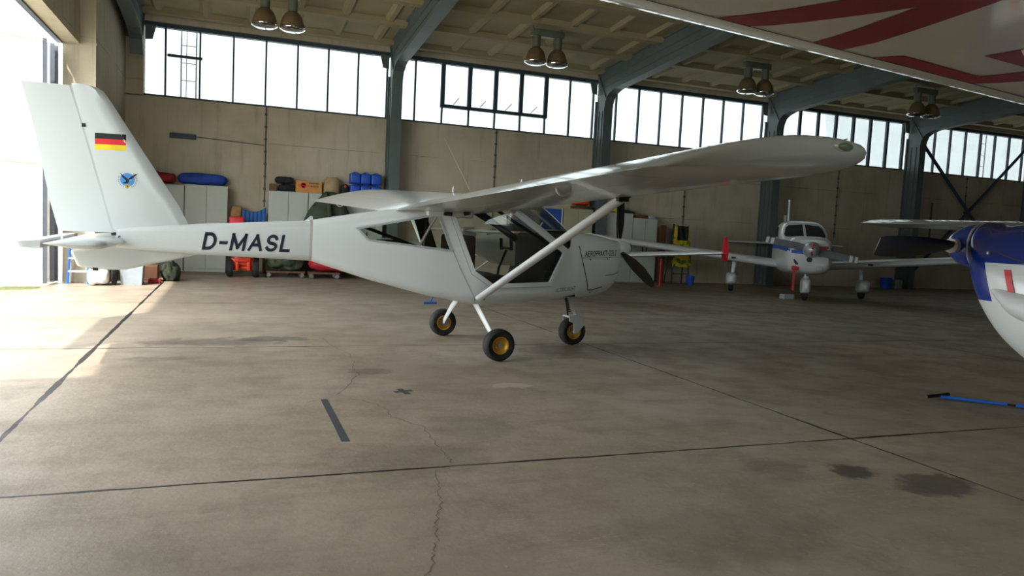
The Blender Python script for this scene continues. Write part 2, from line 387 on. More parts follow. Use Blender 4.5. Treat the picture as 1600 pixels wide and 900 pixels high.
def drape(bm, place, target, direction, off=.003, cut=0):
    """put a flat outline on a real surface: place(u, v) gives a start point, direction the way to the surface"""
    if cut:
        bmesh.ops.triangulate(bm, faces=bm.faces)
        for _ in range(4):
            lng = [e for e in bm.edges if e.calc_length() > cut]
            if not lng: break
            bmesh.ops.subdivide_edges(bm, edges=lng, cuts=1); bmesh.ops.triangulate(bm, faces=[f for f in bm.faces if len(f.verts) > 3])
    tb = bmesh.new(); tb.from_mesh(target.data); bv = BVHTree.FromBMesh(tb); d = Vector(direction); miss = []
    for v in bm.verts:
        p = Vector(place(v.co.x, v.co.y)); h = bv.ray_cast(p, d)
        v.co = (h[0] if h[0] else p) - d*off
        if not h[0]: miss.append(v)
    if miss and len(miss) < len(bm.verts): bmesh.ops.delete(bm, geom=miss, context='VERTS')
    tb.free(); b = B(); b.bm.free(); b.bm = bm; return b
def poly_bm(pts):
    bm = bmesh.new(); bm.faces.new([bm.verts.new((p[0], p[1], 0)) for p in pts]); return bm
def strip_bm(pts, wd):
    bm = bmesh.new(); L = []
    for i, p in enumerate(pts):
        a = Vector(pts[max(0, i-1)]); b = Vector(pts[min(len(pts)-1, i+1)]); t = (b-a).normalized(); nrm = Vector((-t.y, t.x))
        L.append([bm.verts.new((p[0]+s*nrm.x*wd/2, p[1]+s*nrm.y*wd/2, 0)) for s in (-1, 1)])
    for a, b in zip(L, L[1:]): bm.faces.new((a[0], a[1], b[1], b[0]))
    return bm
def dense(pts, n):
    out = []
    for a, b in zip(pts, pts[1:]): out += [tuple(a[i]+(b[i]-a[i])*k/n for i in range(len(a))) for k in range(n)]
    return out+[tuple(pts[-1])]





# ================================================================== the hangar
WX0, WX1, WY0, RIDGE, CZ, SL = -2.3, 33.5, -6.0, 6.7, 5.92, .065
def ceil_z(y): return CZ + SL*(D-max(y, 2*RIDGE-y))
COLX = [3.85+5.95*k for k in range(-1, 6)]
# floor
fl_ = B(); fl_.box(((WX1-2.92)/2, (WY0+20)/2, -.1), (WX1+2.92, 20-WY0, .2)); floor = struct(fl_.obj('floor', 'floor', smooth=0))
def floor_strip(name, pts, wd, mat, z=.0015):
    b = B(); rows = []
    for i, p in enumerate(pts):
        a = Vector(pts[max(0, i-1)]); q = Vector(pts[min(len(pts)-1, i+1)]); t = (q-a).normalized(); nr = Vector((-t.y, t.x)); w_ = wd*(.4+.9*random.random())
        rows.append([(p[0]+s_*nr.x*w_/2, p[1]+s_*nr.y*w_/2, z) for s_ in (-1, 1)])
    b.loft(rows, closed=False); o = b.obj(name, mat, floor, smooth=0); return o
def crack(px, jit=.012):
    P = [tuple(at_z(x, y)[:2]) for x, y in px]; P = dense(P, 5)
    P = [(x+random.uniform(-jit, jit), y+random.uniform(-jit, jit)) for x, y in P]; floor_strip('floor_crack', P, .0065, 'crack')  # thin strips of one even grey brown mark the cracks
crack([(503, 528), (520, 540), (545, 553), (553, 565), (551, 575), (560, 585), (545, 600), (534, 613), (508, 624), (480, 629)])
crack([(548, 623), (585, 630), (605, 640), (612, 652), (640, 660), (662, 668), (672, 682), (684, 697), (700, 715), (707, 724)])
crack([(680, 735), (683, 755), (688, 775), (690, 790), (683, 805), (682, 825), (685, 842), (678, 862), (680, 880), (665, 900)])
# outside the door: grass strip and apron
g1 = B(); g1.box((-3.3, 5, -.12), (.75, 40, .1)); grass = g1.obj('grass_verge', 'grass', smooth=0); tag(grass, 'strip of dry grass along the outside of the hangar door sill', 'grass', kind='stuff')
g2 = B(); g2.box((-34, 5, -.16), (62, 120, .1)); struct(g2.obj('ground_outside', 'apron', smooth=0))
# walls
b = B(); T = .4
b.box(((WX0-.15+WX1)/2, D+T/2, 4.03/2), (WX1-WX0+.3, T, 4.03)); b.box(((WX0+WX1)/2, D+T/2, 6.05), (WX1-WX0, T, .64))
b.box(((WX0-1.93)/2, D+T/2, 4.88), (1.93+WX0, T, 1.8)) if False else b.box((-2.115, D+T/2, 4.9), (.37, T, 1.78))
struct(b.obj('wall_back', 'wall', smooth=0))
b = B(); b.box((-2.56, (DOOR_Y1+D+T)/2, 3.6), (.52, D+T-DOOR_Y1, 7.2))
b.box((-2.685, (DOOR_Y0+DOOR_Y1)/2, (DOOR_Z+7.2)/2), (.27, DOOR_Y1-DOOR_Y0, 7.2-DOOR_Z)); b.box((-2.68, (WY0+DOOR_Y0)/2, 3.6), (.28, DOOR_Y0-WY0, 7.2))
b.box((-2.42, DOOR_Y1+.06, DOOR_Z+.02), (.26, .14, .05))
struct(b.obj('wall_left', 'wall', smooth=0))
b = B(); b.box((WX1+.15, 7, 3.6), (.3, 27, 7.2)); struct(b.obj('wall_right', 'wall', smooth=0))
b = B(); b.box((15.5, WY0-.15, 1.725), (36.5, .3, 3.45)); b.box((15.5, WY0-.15, 6.4), (36.5, .3, 1.6)); b.box((-2.4, WY0-.15, 4.5), (.9, .3, 2.2)); b.box((21.9, WY0-.15, 4.5), (23.8, .3, 2.2)); struct(b.obj('wall_front', 'wall', smooth=0))
f = B(); f.box((4.0, WY0-.15, 3.5), (12, .1, .1)); f.box((4.0, WY0-.15, 5.55), (12, .1, .1))  # unseen high windows, added to brighten the near side of the aircraft
for j in range(17): f.box((-2+.75*j, WY0-.15, 4.5), (.05, .08, 2.1))
fo = struct(f.obj('window_7', 'frame', smooth=0)); p = B(); p.box((4.0, WY0-.15, 4.5), (12, .006, 2.1)); p.obj('window_pane', 'fglass', fo, smooth=0)
# ceiling: ribbed precast slabs on a shallow pitch
b = B(); x0, x1 = -2.8, WX1+.2
yb = D+T; zb, zr, zf = ceil_z(D)-SL*T, ceil_z(RIDGE), ceil_z(WY0)
b.prism([(yb, zb), (RIDGE, zr), (WY0-.2, zf), (WY0-.2, zf+.5), (RIDGE, zr+.5), (yb, zb+.5)], 'x', x0, x1)
n = 0; y = D-.25
while y > WY0+.3:
    z = ceil_z(y); b.prism([(y-.22, z+.01), (y-.12, z-.10), (y+.12, z-.10), (y+.22, z+.01)], 'x', x0, x1)
    if y > 3:
        ya, yc = y-.12, y-1.38
        for k in range(-1, 32):
            xc = COLX[0]+.5+k*.9917
            if xc > WX1: break
            z1, z2 = ceil_z(ya), ceil_z(yc)
            b.loft([[(xc-.14, ya, z1+.01), (xc-.05, ya, z1-.07), (xc+.05, ya, z1-.07), (xc+.14, ya, z1+.01)], [(xc-.14, yc, z2+.01), (xc-.05, yc, z2-.07), (xc+.05, yc, z2-.07), (xc+.14, yc, z2+.01)]])
    y -= 1.5
struct(b.obj('ceiling', 'ceiling', smooth=0))
# windows: one band per bay
for k in range(6):
    xa = -1.93 if k == 0 else COLX[k]+.005; xb = COLX[k+1]-.005
    f = B(); yc = D+.16
    f.box(((xa+xb)/2, yc, 5.70), (xb-xa, .16, .14)); f.box(((xa+xb)/2, yc, 4.045), (xb-xa, .2, .07))
    ms = [.005+.744*j for j in range(-3, 42)]; ms = [m_ for m_ in ms if xa+.1 < m_ < xb-.1]
    wide = .085 if k in (3,) else .042
    for m_ in ms: f.box((m_, yc, 4.86), (wide, .08, 1.66))
    if k == 0: f.box((-1.067, yc-.02, 5.02), (.76, .07, .06))
    if k == 1:
        s0, s1 = ms[1], ms[5]
        f.box(((s0+s1)/2, yc-.02, 4.54), (s1-s0+.1, .1, .09))
        for j in range(1, 6): f.box((ms[j], yc-.03, 5.1), (.11, .08, 1.15))
        for j in range(1, 5): f.tube([(ms[j]+.3, yc-.06, 4.6), (ms[j]+.38, yc-.3, 4.74)], .012, 6)
    if k == 3:
        f.tube([(ms[3], yc, 4.75), (ms[3]+.25, yc-.3, 4.85)], .02, 6); f.tube([(ms[4]-.25, yc-.05, 4.5), (ms[4]+.2, yc-.25, 4.48)], .03, 6)
    fo = struct(f.obj('window_%d' % (k+1), 'frame', smooth=0))
    p = B(); p.box(((xa+xb)/2, yc, 4.86), (xb-xa, .006, 1.62)); p.obj('window_pane', 'glass', fo, smooth=0)
# portal frames: one column and one rafter per axis
def frame_poly():
    inner = [(D-.57, 0), (D-.57, 4.85), (D-.6, 5.0), (D-.68, 5.13), (D-.82, 5.22), (D-1.1, 5.30)]
    return inner
for k, cx in enumerate(COLX):
    if k == 0:
        continue
    c = B()
    c.box((cx, D-.29, 2.5), (.17, .5, 5.0)); c.box((cx, D-.02, 2.55), (.27, .04, 5.1))
    c.box((cx, D-.56, 2.42), (.27, .03, 4.85))
    for s_ in (-1, 1):
        for yy in (D-.18, D-.38): c.box((cx+s_*.09, yy, 2.4), (.03, .035, 4.8))
    c.box((cx, D-.29, .02), (.34, .66, .04))
    struct(c.obj('column_%d' % k, 'steel', smooth=0))
for k, cx in enumerate(COLX):
    r_ = B(); yr = RIDGE
    zt = lambda y_: ceil_z(y_)-.005
    zl = lambda y_: 5.33+.078*(D-1.1-y_)
    if k == 0: cx = -2.02
    web = [(D-.03, 5.0), (D-.03, zt(D)), (yr, zt(yr)), (yr, zl(yr)), (D-1.1, 5.33), (D-.82, 5.25), (D-.68, 5.16), (D-.57, 5.0)]
    r_.prism(web, 'x', cx-.085, cx+.085)
    low = [(yr, zl(yr)), (D-1.1, 5.33), (D-.82, 5.25), (D-.68, 5.16), (D-.6, 5.0), (D-.575, 4.85)]
    r_.loft([[(cx-.135, a, z_), (cx+.135, a, z_), (cx+.135, a, z_-.03), (cx-.135, a, z_-.03)] for a, z_ in low])
    r_.loft([[(cx-.135, a, z_), (cx+.135, a, z_), (cx+.135, a, z_-.03), (cx-.135, a, z_-.03)] for a, z_ in ((D-.03, zt(D-.03)), (yr, zt(yr)))])
    for s_ in (-1, 1):
        for q in (.36, .68):
            r_.loft([[(cx+s_*.09+i*.015, a, z_+j*.015) for i, j in ((-1, -1), (1, -1), (1, 1), (-1, 1))] for a, z_ in ((D-.35, 5.2+q*.66), (yr, zl(yr)+(zt(yr)-zl(yr))*q))])
        r_.loft([[(cx+s_*.09+i*.025, a+j*.03, z_) for i, j in ((-1, -1), (1, -1), (1, 1), (-1, 1))] for a, z_ in ((D-.06, 5.85), (D-.6, 5.05))])
    # bracket plates either side of the knee
    for s_ in (-1, 1): r_.prism([(cx+s_*.13, 5.62), (cx+s_*.36, 5.62), (cx+s_*.28, 5.3), (cx+s_*.13, 5.28)], 'y', D-.1, D-.06)
    # other half beyond the ridge, out of sight
    r_.box((cx, (RIDGE+WY0)/2, 5.75), (.2, RIDGE-WY0-.1, .45)) if k else None
    struct(r_.obj('roof_beam_%d' % (k+1), 'steel', smooth=0))
# diagonal wind bracing in the bay behind the blue nosed aircraft
b = B(); b.tube([(21.9, D-.25, 5.1), (27.3, D-.25, .25)], .075, 4); struct(b.obj('beam_brace', 'frame', smooth=0))
b = B(); b.tube([(27.4, D-.12, 5.3), (21.9, D-.12, .25)], .065, 4); struct(b.obj('beam_brace', 'frame', smooth=0))
# steel trim along the outside of the door head
b = B(); b.box((-2.86, (DOOR_Y0+DOOR_Y1)/2, DOOR_Z+.03), (.09, DOOR_Y1-DOOR_Y0, .12)); struct(b.obj('trim_1', 'frame', smooth=0))
# folded door leaves: standing open outside
def leaf(name, base, ang, length, height, edges=0):
    o = bpy.data.objects.new(name, None); COL.objects.link(o); o.location = base; o.rotation_euler = (0, 0, ang); struct(o)
    p = B(); p.box((length/2, 0, height/2), (length, .05, height)); p.obj('door_sheet', 'leaf', o, smooth=0)
    f = B()
    for x_ in (0.02, length-.02): f.box((x_, 0, height/2), (.05, .09, height))
    for z_ in (.03, height*.5, height-.03): f.box((length/2, .02, z_), (length, .07, .06))
    f.obj('door_frame', 'leaf', o, smooth=0)
    e = B(); e.box((0, 0, height/2), (.07, .12, height)); e.obj('door_edge', 'leafedge', o, smooth=0); return o
leaf('door_1', (-2.98, 14.75, 0.03), R(180+33), 2.4, 4.12)
leaf('door_2', (-2.93, 15.12, 0.03), R(180+18), 2.4, 4.12)
leaf('door_3', (-2.9, 15.3, 0.03), R(180+5), 2.4, 4.12)
leaf('door_4', (-2.88, 3.86, 0.03), R(180), 2.4, 4.12)
b = B(); b.box((-2.83, 7.05, 3.68), (.06, 2.4, 1.14)); struct(b.obj('notch_shade_panel', 'leafedge', smooth=0))  # unseen hanging panel, shaped to cast the notch of shade on the floor
# ================================================================== the white high-wing microlight
A = thing('light_aircraft', 'white high-wing microlight aircraft lettered D-MASL with a flag on its fin', 'aircraft', (2.496, 7.872, 0), R(3.4))
def lerp_rows(rows, x):
    for a, b in zip(rows, rows[1:]):
        if a[0] <= x <= b[0]:
            t = (x-a[0])/(b[0]-a[0]); return [p+(q-p)*t for p, q in zip(a, b)]
    return rows[0] if x < rows[0][0] else rows[-1]
FUS = [(-1.75, .922, 1.325, .205, .205, .08, .08), (-1.2, .755, 1.43, .335, .315, .10, .10), (-.6, .607, 1.535, .47, .45, .11, .10), (-.12, .528, 1.57, .555, .525, .12, .08),
       (.3, .54, 1.60, .57, .54, .12, .10), (.62, .572, 1.625, .555, .53, .12, .14), (.82, .588, 1.50, .54, .49, .12, .14), (1.02, .605, 1.36, .52, .45, .12, .14), (1.1, .612, 1.342, .51, .45, .12, .14)]
FUSI = []
for a, b_ in zip(FUS, FUS[1:]):
    for k in range(4): FUSI.append([p+(q-p)*k/4 for p, q in zip(a, b_)])
FUSI.append(list(FUS[-1]))
def shell(name, rows, th, cutters, mode, mats, parent, inset=0.):
    b = B(); b.loft([rrect(x, zb+inset, zt-inset, wb-inset, wt-inset, rb, rt, 6) for x, zb, zt, wb, wt, rb, rt in rows], caps=False)
    bmesh.ops.recalc_face_normals(b.bm, faces=b.bm.faces)
    if b.bm.faces[0].normal.dot(b.bm.faces[0].calc_center_median()-Vector((b.bm.faces[0].calc_center_median().x, 0, 1.1))) < 0:
        bmesh.ops.reverse_faces(b.bm, faces=b.bm.faces)
    me = bpy.data.meshes.new(name)
    b.bm.to_mesh(me); b.bm.free()
    for m_ in mats: me.materials.append(MAT[m_])
    o = bpy.data.objects.new('t_'+name, me); COL.objects.link(o)
    sd = o.modifiers.new('s', 'SOLIDIFY'); sd.thickness = th; sd.offset = -1; sd.material_offset = 1 if len(mats) > 1 else 0; sd.material_offset_rim = 0
    tmp = []
    for ct in cutters:
        c = bpy.data.objects.new('cut', ct.mesh('cut', mats[0], 0)); COL.objects.link(c); tmp.append(c)
        bo = o.modifiers.new('b', 'BOOLEAN'); bo.operation = mode; bo.object = c; bo.solver = 'EXACT'
    me2 = bake(o); me2.name = name
    for p in me2.polygons: p.use_smooth = True
    me2.set_sharp_from_angle(angle=R(35))
    for c in tmp+[o]: bpy.data.objects.remove(c)
    r = bpy.data.objects.new(name, me2); COL.objects.link(r); r.parent = parent; return r
DOORW = [(-.386, 1.475), (-.150, .885), (.046, .757), (.71, .786), (.886, 1.102), (.175, 1.545), (.12, 1.555)]
REARW = [(-1.305, 1.262), (-.545, 1.437), (-.415, 1.098), (-1.215, 1.168)]
WIND = [(.30, 1.9), (.30, 1.555), (.965, 1.145), (1.005, 1.18), (1.075, 1.9)]
def pr(poly): return B().prism(poly, 'y', -1, 1)
fuselage = shell('fuselage', FUSI, .018, [pr(DOORW), pr(REARW), pr(WIND)], 'DIFFERENCE', ['white', 'dark'], A)
def side(poly, s_): return B().prism(poly, 'y', .1*s_, 1.0*s_)
def frame_ring(poly, w_):                   # thin raised frame around a window opening
    c = Vector((sum(p[0] for p in poly)/len(poly), sum(p[1] for p in poly)/len(poly))); n = len(poly); out = []
    for i in range(n):
        a, p, b_ = Vector(poly[i-1]), Vector(poly[i]), Vector(poly[(i+1) % n])
        n1 = Vector((-(p-a).y, (p-a).x)).normalized(); n2 = Vector((-(b_-p).y, (b_-p).x)).normalized()
        if n1.dot(p-c) < 0: n1 = -n1
        if n2.dot(p-c) < 0: n2 = -n2
        m_ = (n1+n2); m_ = m_/max(.4, m_.dot(n1)); out.append(tuple(p+m_*w_))
    return out
for s_ in (-1, 1):
    door = B(); ring = frame_ring(DOORW, .045); L = []
    for p in (DOORW, ring):
        L.append(dense(list(p)+[p[0]], 8)[:-1])
    bm = bmesh.new(); v0 = [bm.verts.new((p[0], p[1], 0)) for p in L[0]]; v1 = [bm.verts.new((p[0], p[1], 0)) for p in L[1]]
    for i in range(len(v0)):
        j = (i+1) % len(v0); bm.faces.new((v0[i], v0[j], v1[j], v1[i]))
    solid = B(); solid.loft([rrect(x, zb, zt, wb, wt, rb, rt, 6) for x, zb, zt, wb, wt, rb, rt in FUSI]); so = solid.obj('t', 'white')
    db = drape(bm, lambda u, v: (u, 2*s_, v), so, (0, -s_, 0), .006)
    bmesh.ops.solidify(db.bm, geom=list(db.bm.faces), thickness=.012)
    do = db.obj('door', 'white', A, smooth=30)
    gl = shell('door_window', FUSI, .004, [side(DOORW, s_)], 'INTERSECT', ['pglass'], do, inset=.006)
    shell('rear_window', FUSI, .004, [side(REARW, s_)], 'INTERSECT', ['pglass'], A, inset=.006)
    # rounded seam of the window frame and the door edge
    eb = drape(strip_bm(dense([(p[0], p[1]) for p in ring]+[ring[0]], 6), .006), lambda u, v: (u, 2*s_, v), so, (0, -s_, 0), .004); eb.obj('door_seam', 'seam', do, smooth=0)
    rr = frame_ring(REARW, .022)
    bm = bmesh.new(); La = dense(list(REARW)+[REARW[0]], 6)[:-1]; Lb = dense(list(rr)+[rr[0]], 6)[:-1]
    v0 = [bm.verts.new((p[0], p[1], 0)) for p in La]; v1 = [bm.verts.new((p[0], p[1], 0)) for p in Lb]
    for i in range(len(v0)):
        j = (i+1) % len(v0); bm.faces.new((v0[i], v0[j], v1[j], v1[i]))
    db = drape(bm, lambda u, v: (u, 2*s_, v), so, (0, -s_, 0), .004); bmesh.ops.solidify(db.bm, geom=list(db.bm.faces), thickness=.008); db.obj('window_frame', 'white', A, smooth=30)
    bpy.data.objects.remove(so)
wind = shell('windscreen', FUSI, .004, [pr([(.30, 1.9), (.30, 1.56), (.962, 1.15), (1.0, 1.18), (1.07, 1.9)])], 'INTERSECT', ['pglass'], A, inset=.004)
b = B(); b.tube([(.64, 0, 1.62), (.83, 0, 1.492), (1.03, 0, 1.355)], .013, 6); b.obj('windscreen_strip', 'white', A)
# tail boom
BOOM = [(-3.47, .985, 1.165, .085, .085, .04, .04), (-2.8, .952, 1.238, .14, .14, .055, .055), (-1.75, .925, 1.322, .2, .2, .078, .078), (-1.70, .925, 1.33, .2, .2, .078, .078)]
b = B(); b.loft([rrect(*r_, 6) for r_ in BOOM]); boom = b.obj('tail_boom', 'white', A, smooth=30)
b = B(); b.loft([[Vector((x, y*1.008, 1.12+(z-1.12)*1.008)) for x, y, z in rrect(x_, .925, 1.328, .2, .2, .078, .078, 6)] for x_ in (-1.775, -1.745)]); b.obj('joint_band', 'whiteb', A)
b = B(); b.prism([(-1.80, 1.315), (-1.745, 1.368), (-1.725, 1.368), (-1.715, 1.32)], 'y', -.008, .008); b.obj('lifting_lug', 'white', A)
# engine cowling
COW = catmull([(1.10, .612, 1.342, .51, .45, .12, .14), (1.3, .617, 1.34, .475, .42, .14, .16), (1.5, .64, 1.322, .41, .36, .16, .17), (1.68, .70, 1.292, .325, .29, .16, .16), (1.78, .79, 1.272, .25, .22, .13, .13), (1.84, .93, 1.262, .17, .16, .11, .1), (1.862, 1.06, 1.25, .1, .1, .07, .07)], 4)
b = B(); b.loft([rrect(*r_, 6) for r_ in COW]); cowl = b.obj('cowling', 'white', A, smooth=50)
def on_cowl(pts, wd, name, mat='seam', par=cowl):
    d = drape(strip_bm(dense(pts, 8), wd), lambda u, v: (u, -2, v), cowl, (0, 1, 0), .002); return d.obj(name, mat, par, smooth=0)
on_cowl([(1.115, 1.19), (1.165, 1.0), (1.215, .8), (1.23, .70), (1.3, .70), (1.46, .735)], .012, 'cowling_seam')
on_cowl([(1.12, 1.055), (1.4, 1.06), (1.78, 1.075)], .005, 'cowling_seam', 'grey')
on_cowl([(1.5, .86), (1.66, .875), (1.76, .9)], .014, 'cowling_seam', 'grey')
for (u, v) in ((1.27, 1.04), (1.55, 1.05), (1.28, .67)):
    on_cowl([(u-.009, v), (u+.009, v)], .016, 'cowling_screw', 'seam')
b = B(); b.lathe([(.012, 0), (.118, 0), (.122, .03), (.115, .08), (.095, .13), (.062, .18), (.025, .21), (.002, .218)], (1.865, 0, 1.17), 'x', 24); spin = b.obj('spinner', 'white', A)
def blade(ang):
    bl = B(); rows = []
    for (r_, c_, tw, th) in ((.07, .06, 85, .05), (.16, .09, 82, .035), (.3, .14, 76, .022), (.5, .15, 70, .016), (.7, .12, 66, .011), (.82, .08, 64, .007), (.86, .03, 62, .004)):
        t_ = R(tw); ring = []
        for (xc, zc) in airfoil(1, 0, 5):
            u, v = (xc-.35)*c_, zc*th
            ring.append(Vector((u*math.sin(t_)+v*math.cos(t_), u*math.cos(t_)-v*math.sin(t_), r_)))
        rows.append(ring)
    bl.loft(rows); o = bl.obj('propeller_blade', 'blackgl', A); o.location = (1.905, 0, 1.17); o.rotation_euler = (R(ang), 0, 0); return o
for a_ in (-2, 118, 238): blade(a_)
# wing halves with separate flaperons
def wing_sec(y, x0=None, x1=None, sc=1., n=18):
    ay = abs(y); le = Vector((.41, y, 1.62+.042*ay)); te = Vector((-.95-.03*(ay/4.7), y, 1.452+.0405*ay)); d = te-le; up = Vector((-d.z, 0, d.x)).normalized()
    if up.z < 0: up = -up
    c = d.length; pts = []; af = airfoil(.158, .018, n); cut = x0 if x0 is not None else x1; full = []
    for i, p in enumerate(af):
        if i and cut is not None and (af[i-1][0]-cut)*(p[0]-cut) < 0:
            t = (cut-af[i-1][0])/(p[0]-af[i-1][0]); full.append((cut, af[i-1][1]+(p[1]-af[i-1][1])*t))
        full.append(p)
    for xc, zc in full:
        if x0 is not None and xc > x0+1e-9: continue
        if x1 is not None and xc < x1-1e-9: continue
        pts.append(le+d*xc+up*zc*c*sc*(1+.4*math.exp(-xc/.045)))
    return pts
for s_ in (-1, 1):
    b = B()
    # inner stub with its full chord, then the long panel cut off ahead of the flaperon
    b.loft([wing_sec(s_*y) for y in (.0, .3, .62)])
    b.loft([wing_sec(s_*y, x0=.70) for y in (.62, 1.5, 2.9, 4.2, 4.42)])
    rows = [wing_sec(s_*y, sc=k) for y, k in ((4.42, 1), (4.55, 1), (4.64, .96))]
    base = wing_sec(s_*4.64); cen = Vector((-.15, 0, 0))
    for y, k in ((4.72, .95), (4.77, .86), (4.81, .70), (4.83, .45), (4.835, .12)):
        pts = wing_sec(s_*y, sc=k); q = 1-(1-k)*.12
        mid = sum(pts, Vector())/len(pts); rows.append([Vector((mid.x+(p.x-mid.x)*q, p.y, mid.z+(p.z-mid.z)*1.0)) for p in pts])
    b.loft(rows)
    wg = b.obj('wing', 'whiteb', A, smooth=45)
    b = B(); b.loft([wing_sec(s_*y, x1=.702) for y in (.64, 2, 4.40)]); b.obj('flaperon', 'whiteb', wg, smooth=45)
    for y in (1.1, 2.2, 3.3, 4.2):
        z_ = 1.62+.042*y-.115*.95; b = B(); b.prism([(-.50, z_-.02), (-.62, z_-.06), (-.66, z_-.05), (-.58, z_+.01)], 'y', s_*y-.006, s_*y+.006)
        b.obj('hinge_bracket', 'whiteb', wg, smooth=0)
    # navigation light near the front of the tip
    bv = bmesh.new(); bmesh.ops.create_uvsphere(bv, u_segments=16, v_segments=10, radius=1)
    for v in bv.verts: v.co = Vector((v.co.x*.085+.19, v.co.y*.035+s_*4.815, v.co.z*.034+1.838))
    l_ = B(); l_.join(bv); lo = l_.obj('navigation_light', 'whiteb', wg)
    bv = bmesh.new(); bmesh.ops.create_uvsphere(bv, u_segments=16, v_segments=10, radius=1)
    for v in bv.verts: v.co = Vector((v.co.x*.055+.195, v.co.y*.025+s_*4.838, v.co.z*.022+1.838))
    l_ = B(); l_.join(bv); l_.obj('lens', 'lens', lo)
    b = B(); b.lathe([(.012, 0), (.012, .05), (.006, .06), (.006, .075)], (.12, s_*1.0, 1.755), 'z', 8); b.obj('fuel_vent', 'white', wg)
    # strut with end fittings
    b = B(); b.tube([(-.11, s_*.60, .612), (.1, s_*2.86, 1.6)], .05, 14, flat=.62, up=(0, -s_*.2, 1)); st = b.obj('wing_strut', 'white', A)
    b = B(); b.box((.1, s_*2.86, 1.615), (.09, .09, .07)); b.box((.12, s_*2.9, 1.66), (.05, .05, .1)); b.obj('strut_fitting', 'black', st)
    b = B(); b.tube([(-.13, s_*.56, .6), (-.06, s_*.63, .6)], .012, 6); b.obj('strut_bolt', 'metal', st)
    # ring tie-down under the wing
    b = B(); b.tube([(-.76+.05*math.cos(a*.524), s_*3.55, 1.60+.045*math.sin(a*.524)) for a in range(13)], .008, 6); b.obj('tie_down_ring', 'white', wg)
b = B(); b.tube([(-.09, -.2, 1.62), (-.11, -.2, 1.72), (-.43, -.2, 2.256)], [.005, .0025, .0015], 5); b.obj('whip_antenna', 'beige', A)
b = B(); b.rbox((-.42, -.36, 1.475), (.5, .3, .1), .03); b.obj('wing_root_fairing', 'white', A)
b = B(); b.tube([(-.5, -.5, 1.46), (-.42, -.53, 1.455)], .02, 8); b.obj('wing_root_fitting', 'black', A)
b = B(); b.tube([(-.3, -.54, 1.47), (-.24, -.55, 1.49)], .025, 8); b.obj('wing_root_fitting', 'black', A)
# fin, rudder, ventral fin, tailplane
def fin_rows(levels):
    rows = []
    for z, xl, xt, th, cut in levels:
        rows.append([Vector((xl+(xt-xl)*xc, zc*(xl-xt)*th, z)) for xc, zc in airfoil(.16, 0, 10)])
    return rows
b = B(); F_ = [(1.15, -2.83, -3.49), (1.4, -2.955, -3.555), (1.9, -3.275, -3.69), (2.3, -3.525, -3.80), (2.385, -3.585, -3.822), (2.415, -3.64, -3.83), (2.425, -3.72, -3.832)]
b.loft([[Vector((xl+(xt-xl)*u, t, z)) for u, t in [(1, -.028), (.6, -.043), (.25, -.042), (.1, -.024), (.0, 0), (.1, .024), (.25, .042), (.6, .043), (1, .028)]] for z, xl, xt in F_])
fin = b.obj('fin', 'white', A, smooth=25)
b = B(); RD = [(1.125, -3.472, -3.93), (1.4, -3.54, -4.0), (1.9, -3.675, -4.09), (2.2, -3.757, -4.16), (2.405, -3.818, -4.212)]
b.loft([[Vector((xl+(xt-xl)*u, t, z)) for u, t in [(1, -.004), (.5, -.019), (.08, -.024), (0, -.012), (0, .012), (.08, .024), (.5, .019), (1, .004)]] for z, xl, xt in RD])
rud = b.obj('rudder', 'white', A, smooth=20)
b = B(); b.box((-3.735, -.02, 2.07), (.03, .03, .03)); b.obj('rudder_hinge', 'black', rud)
b = B(); b.box((-3.49, 0, 1.115), (.05, .04, .03)); b.obj('rudder_hinge', 'black', rud)
b = B(); b.prism([(-3.46, 1.02), (-3.84, .955), (-3.78, .808), (-3.55, .785), (-3.4, .788), (-2.75, .955), (-2.9, .99)], 'y', -.03, .03)
vf = b.obj('ventral_fin', 'white', A, smooth=0); bvm = vf.modifiers.new('b', 'BEVEL'); bvm.width = .022; bvm.segments = 3
b = B(); b.box((-3.64, 0, .79), (.04, .05, .03)); b.obj('tail_skid', 'dark', vf)
for s_ in (-1, 1):
    b = B(); rows = []
    for y, xl, xt, k in ((.06, -3.40, -3.90, 1), (.6, -3.43, -3.90, 1), (1.08, -3.46, -3.90, 1), (1.13, -3.475, -3.90, .85), (1.16, -3.52, -3.89, .5), (1.17, -3.58, -3.87, .15)):
        rows.append([Vector((xl+(xt-xl)*xc, s_*y, 1.052+zc*.6*k)) for xc, zc in airfoil(.14, 0, 10)])
    b.loft(rows); stb = b.obj('tailplane', 'white', A)
    b = B(); b.loft([[Vector((x_, s_*y, 1.05+z_)) for x_, z_ in ((-3.905, -.034), (-4.06, -.03), (-4.075, -.01), (-4.06, .014), (-3.905, .03))] for y in (.07, 1.15)]); b.obj('elevator', 'white', stb, smooth=20)
b = B(); b.box((-3.47, 0, 1.06), (.14, .16, .03)); b.tube([(-3.44, -.09, 1.10), (-3.5, -.05, 1.05), (-3.55, -.06, 1.08)], .008, 5); b.obj('tail_fitting', 'seam', A)
d = drape(strip_bm(dense([(-.385, 1.09), (-.30, .90), (-.175, .66), (-.118, .545)], 6), .006), lambda u, v: (u, -2, v), fuselage, (0, 1, 0), .002); d.obj('skin_seam', 'grey', fuselage, smooth=0)
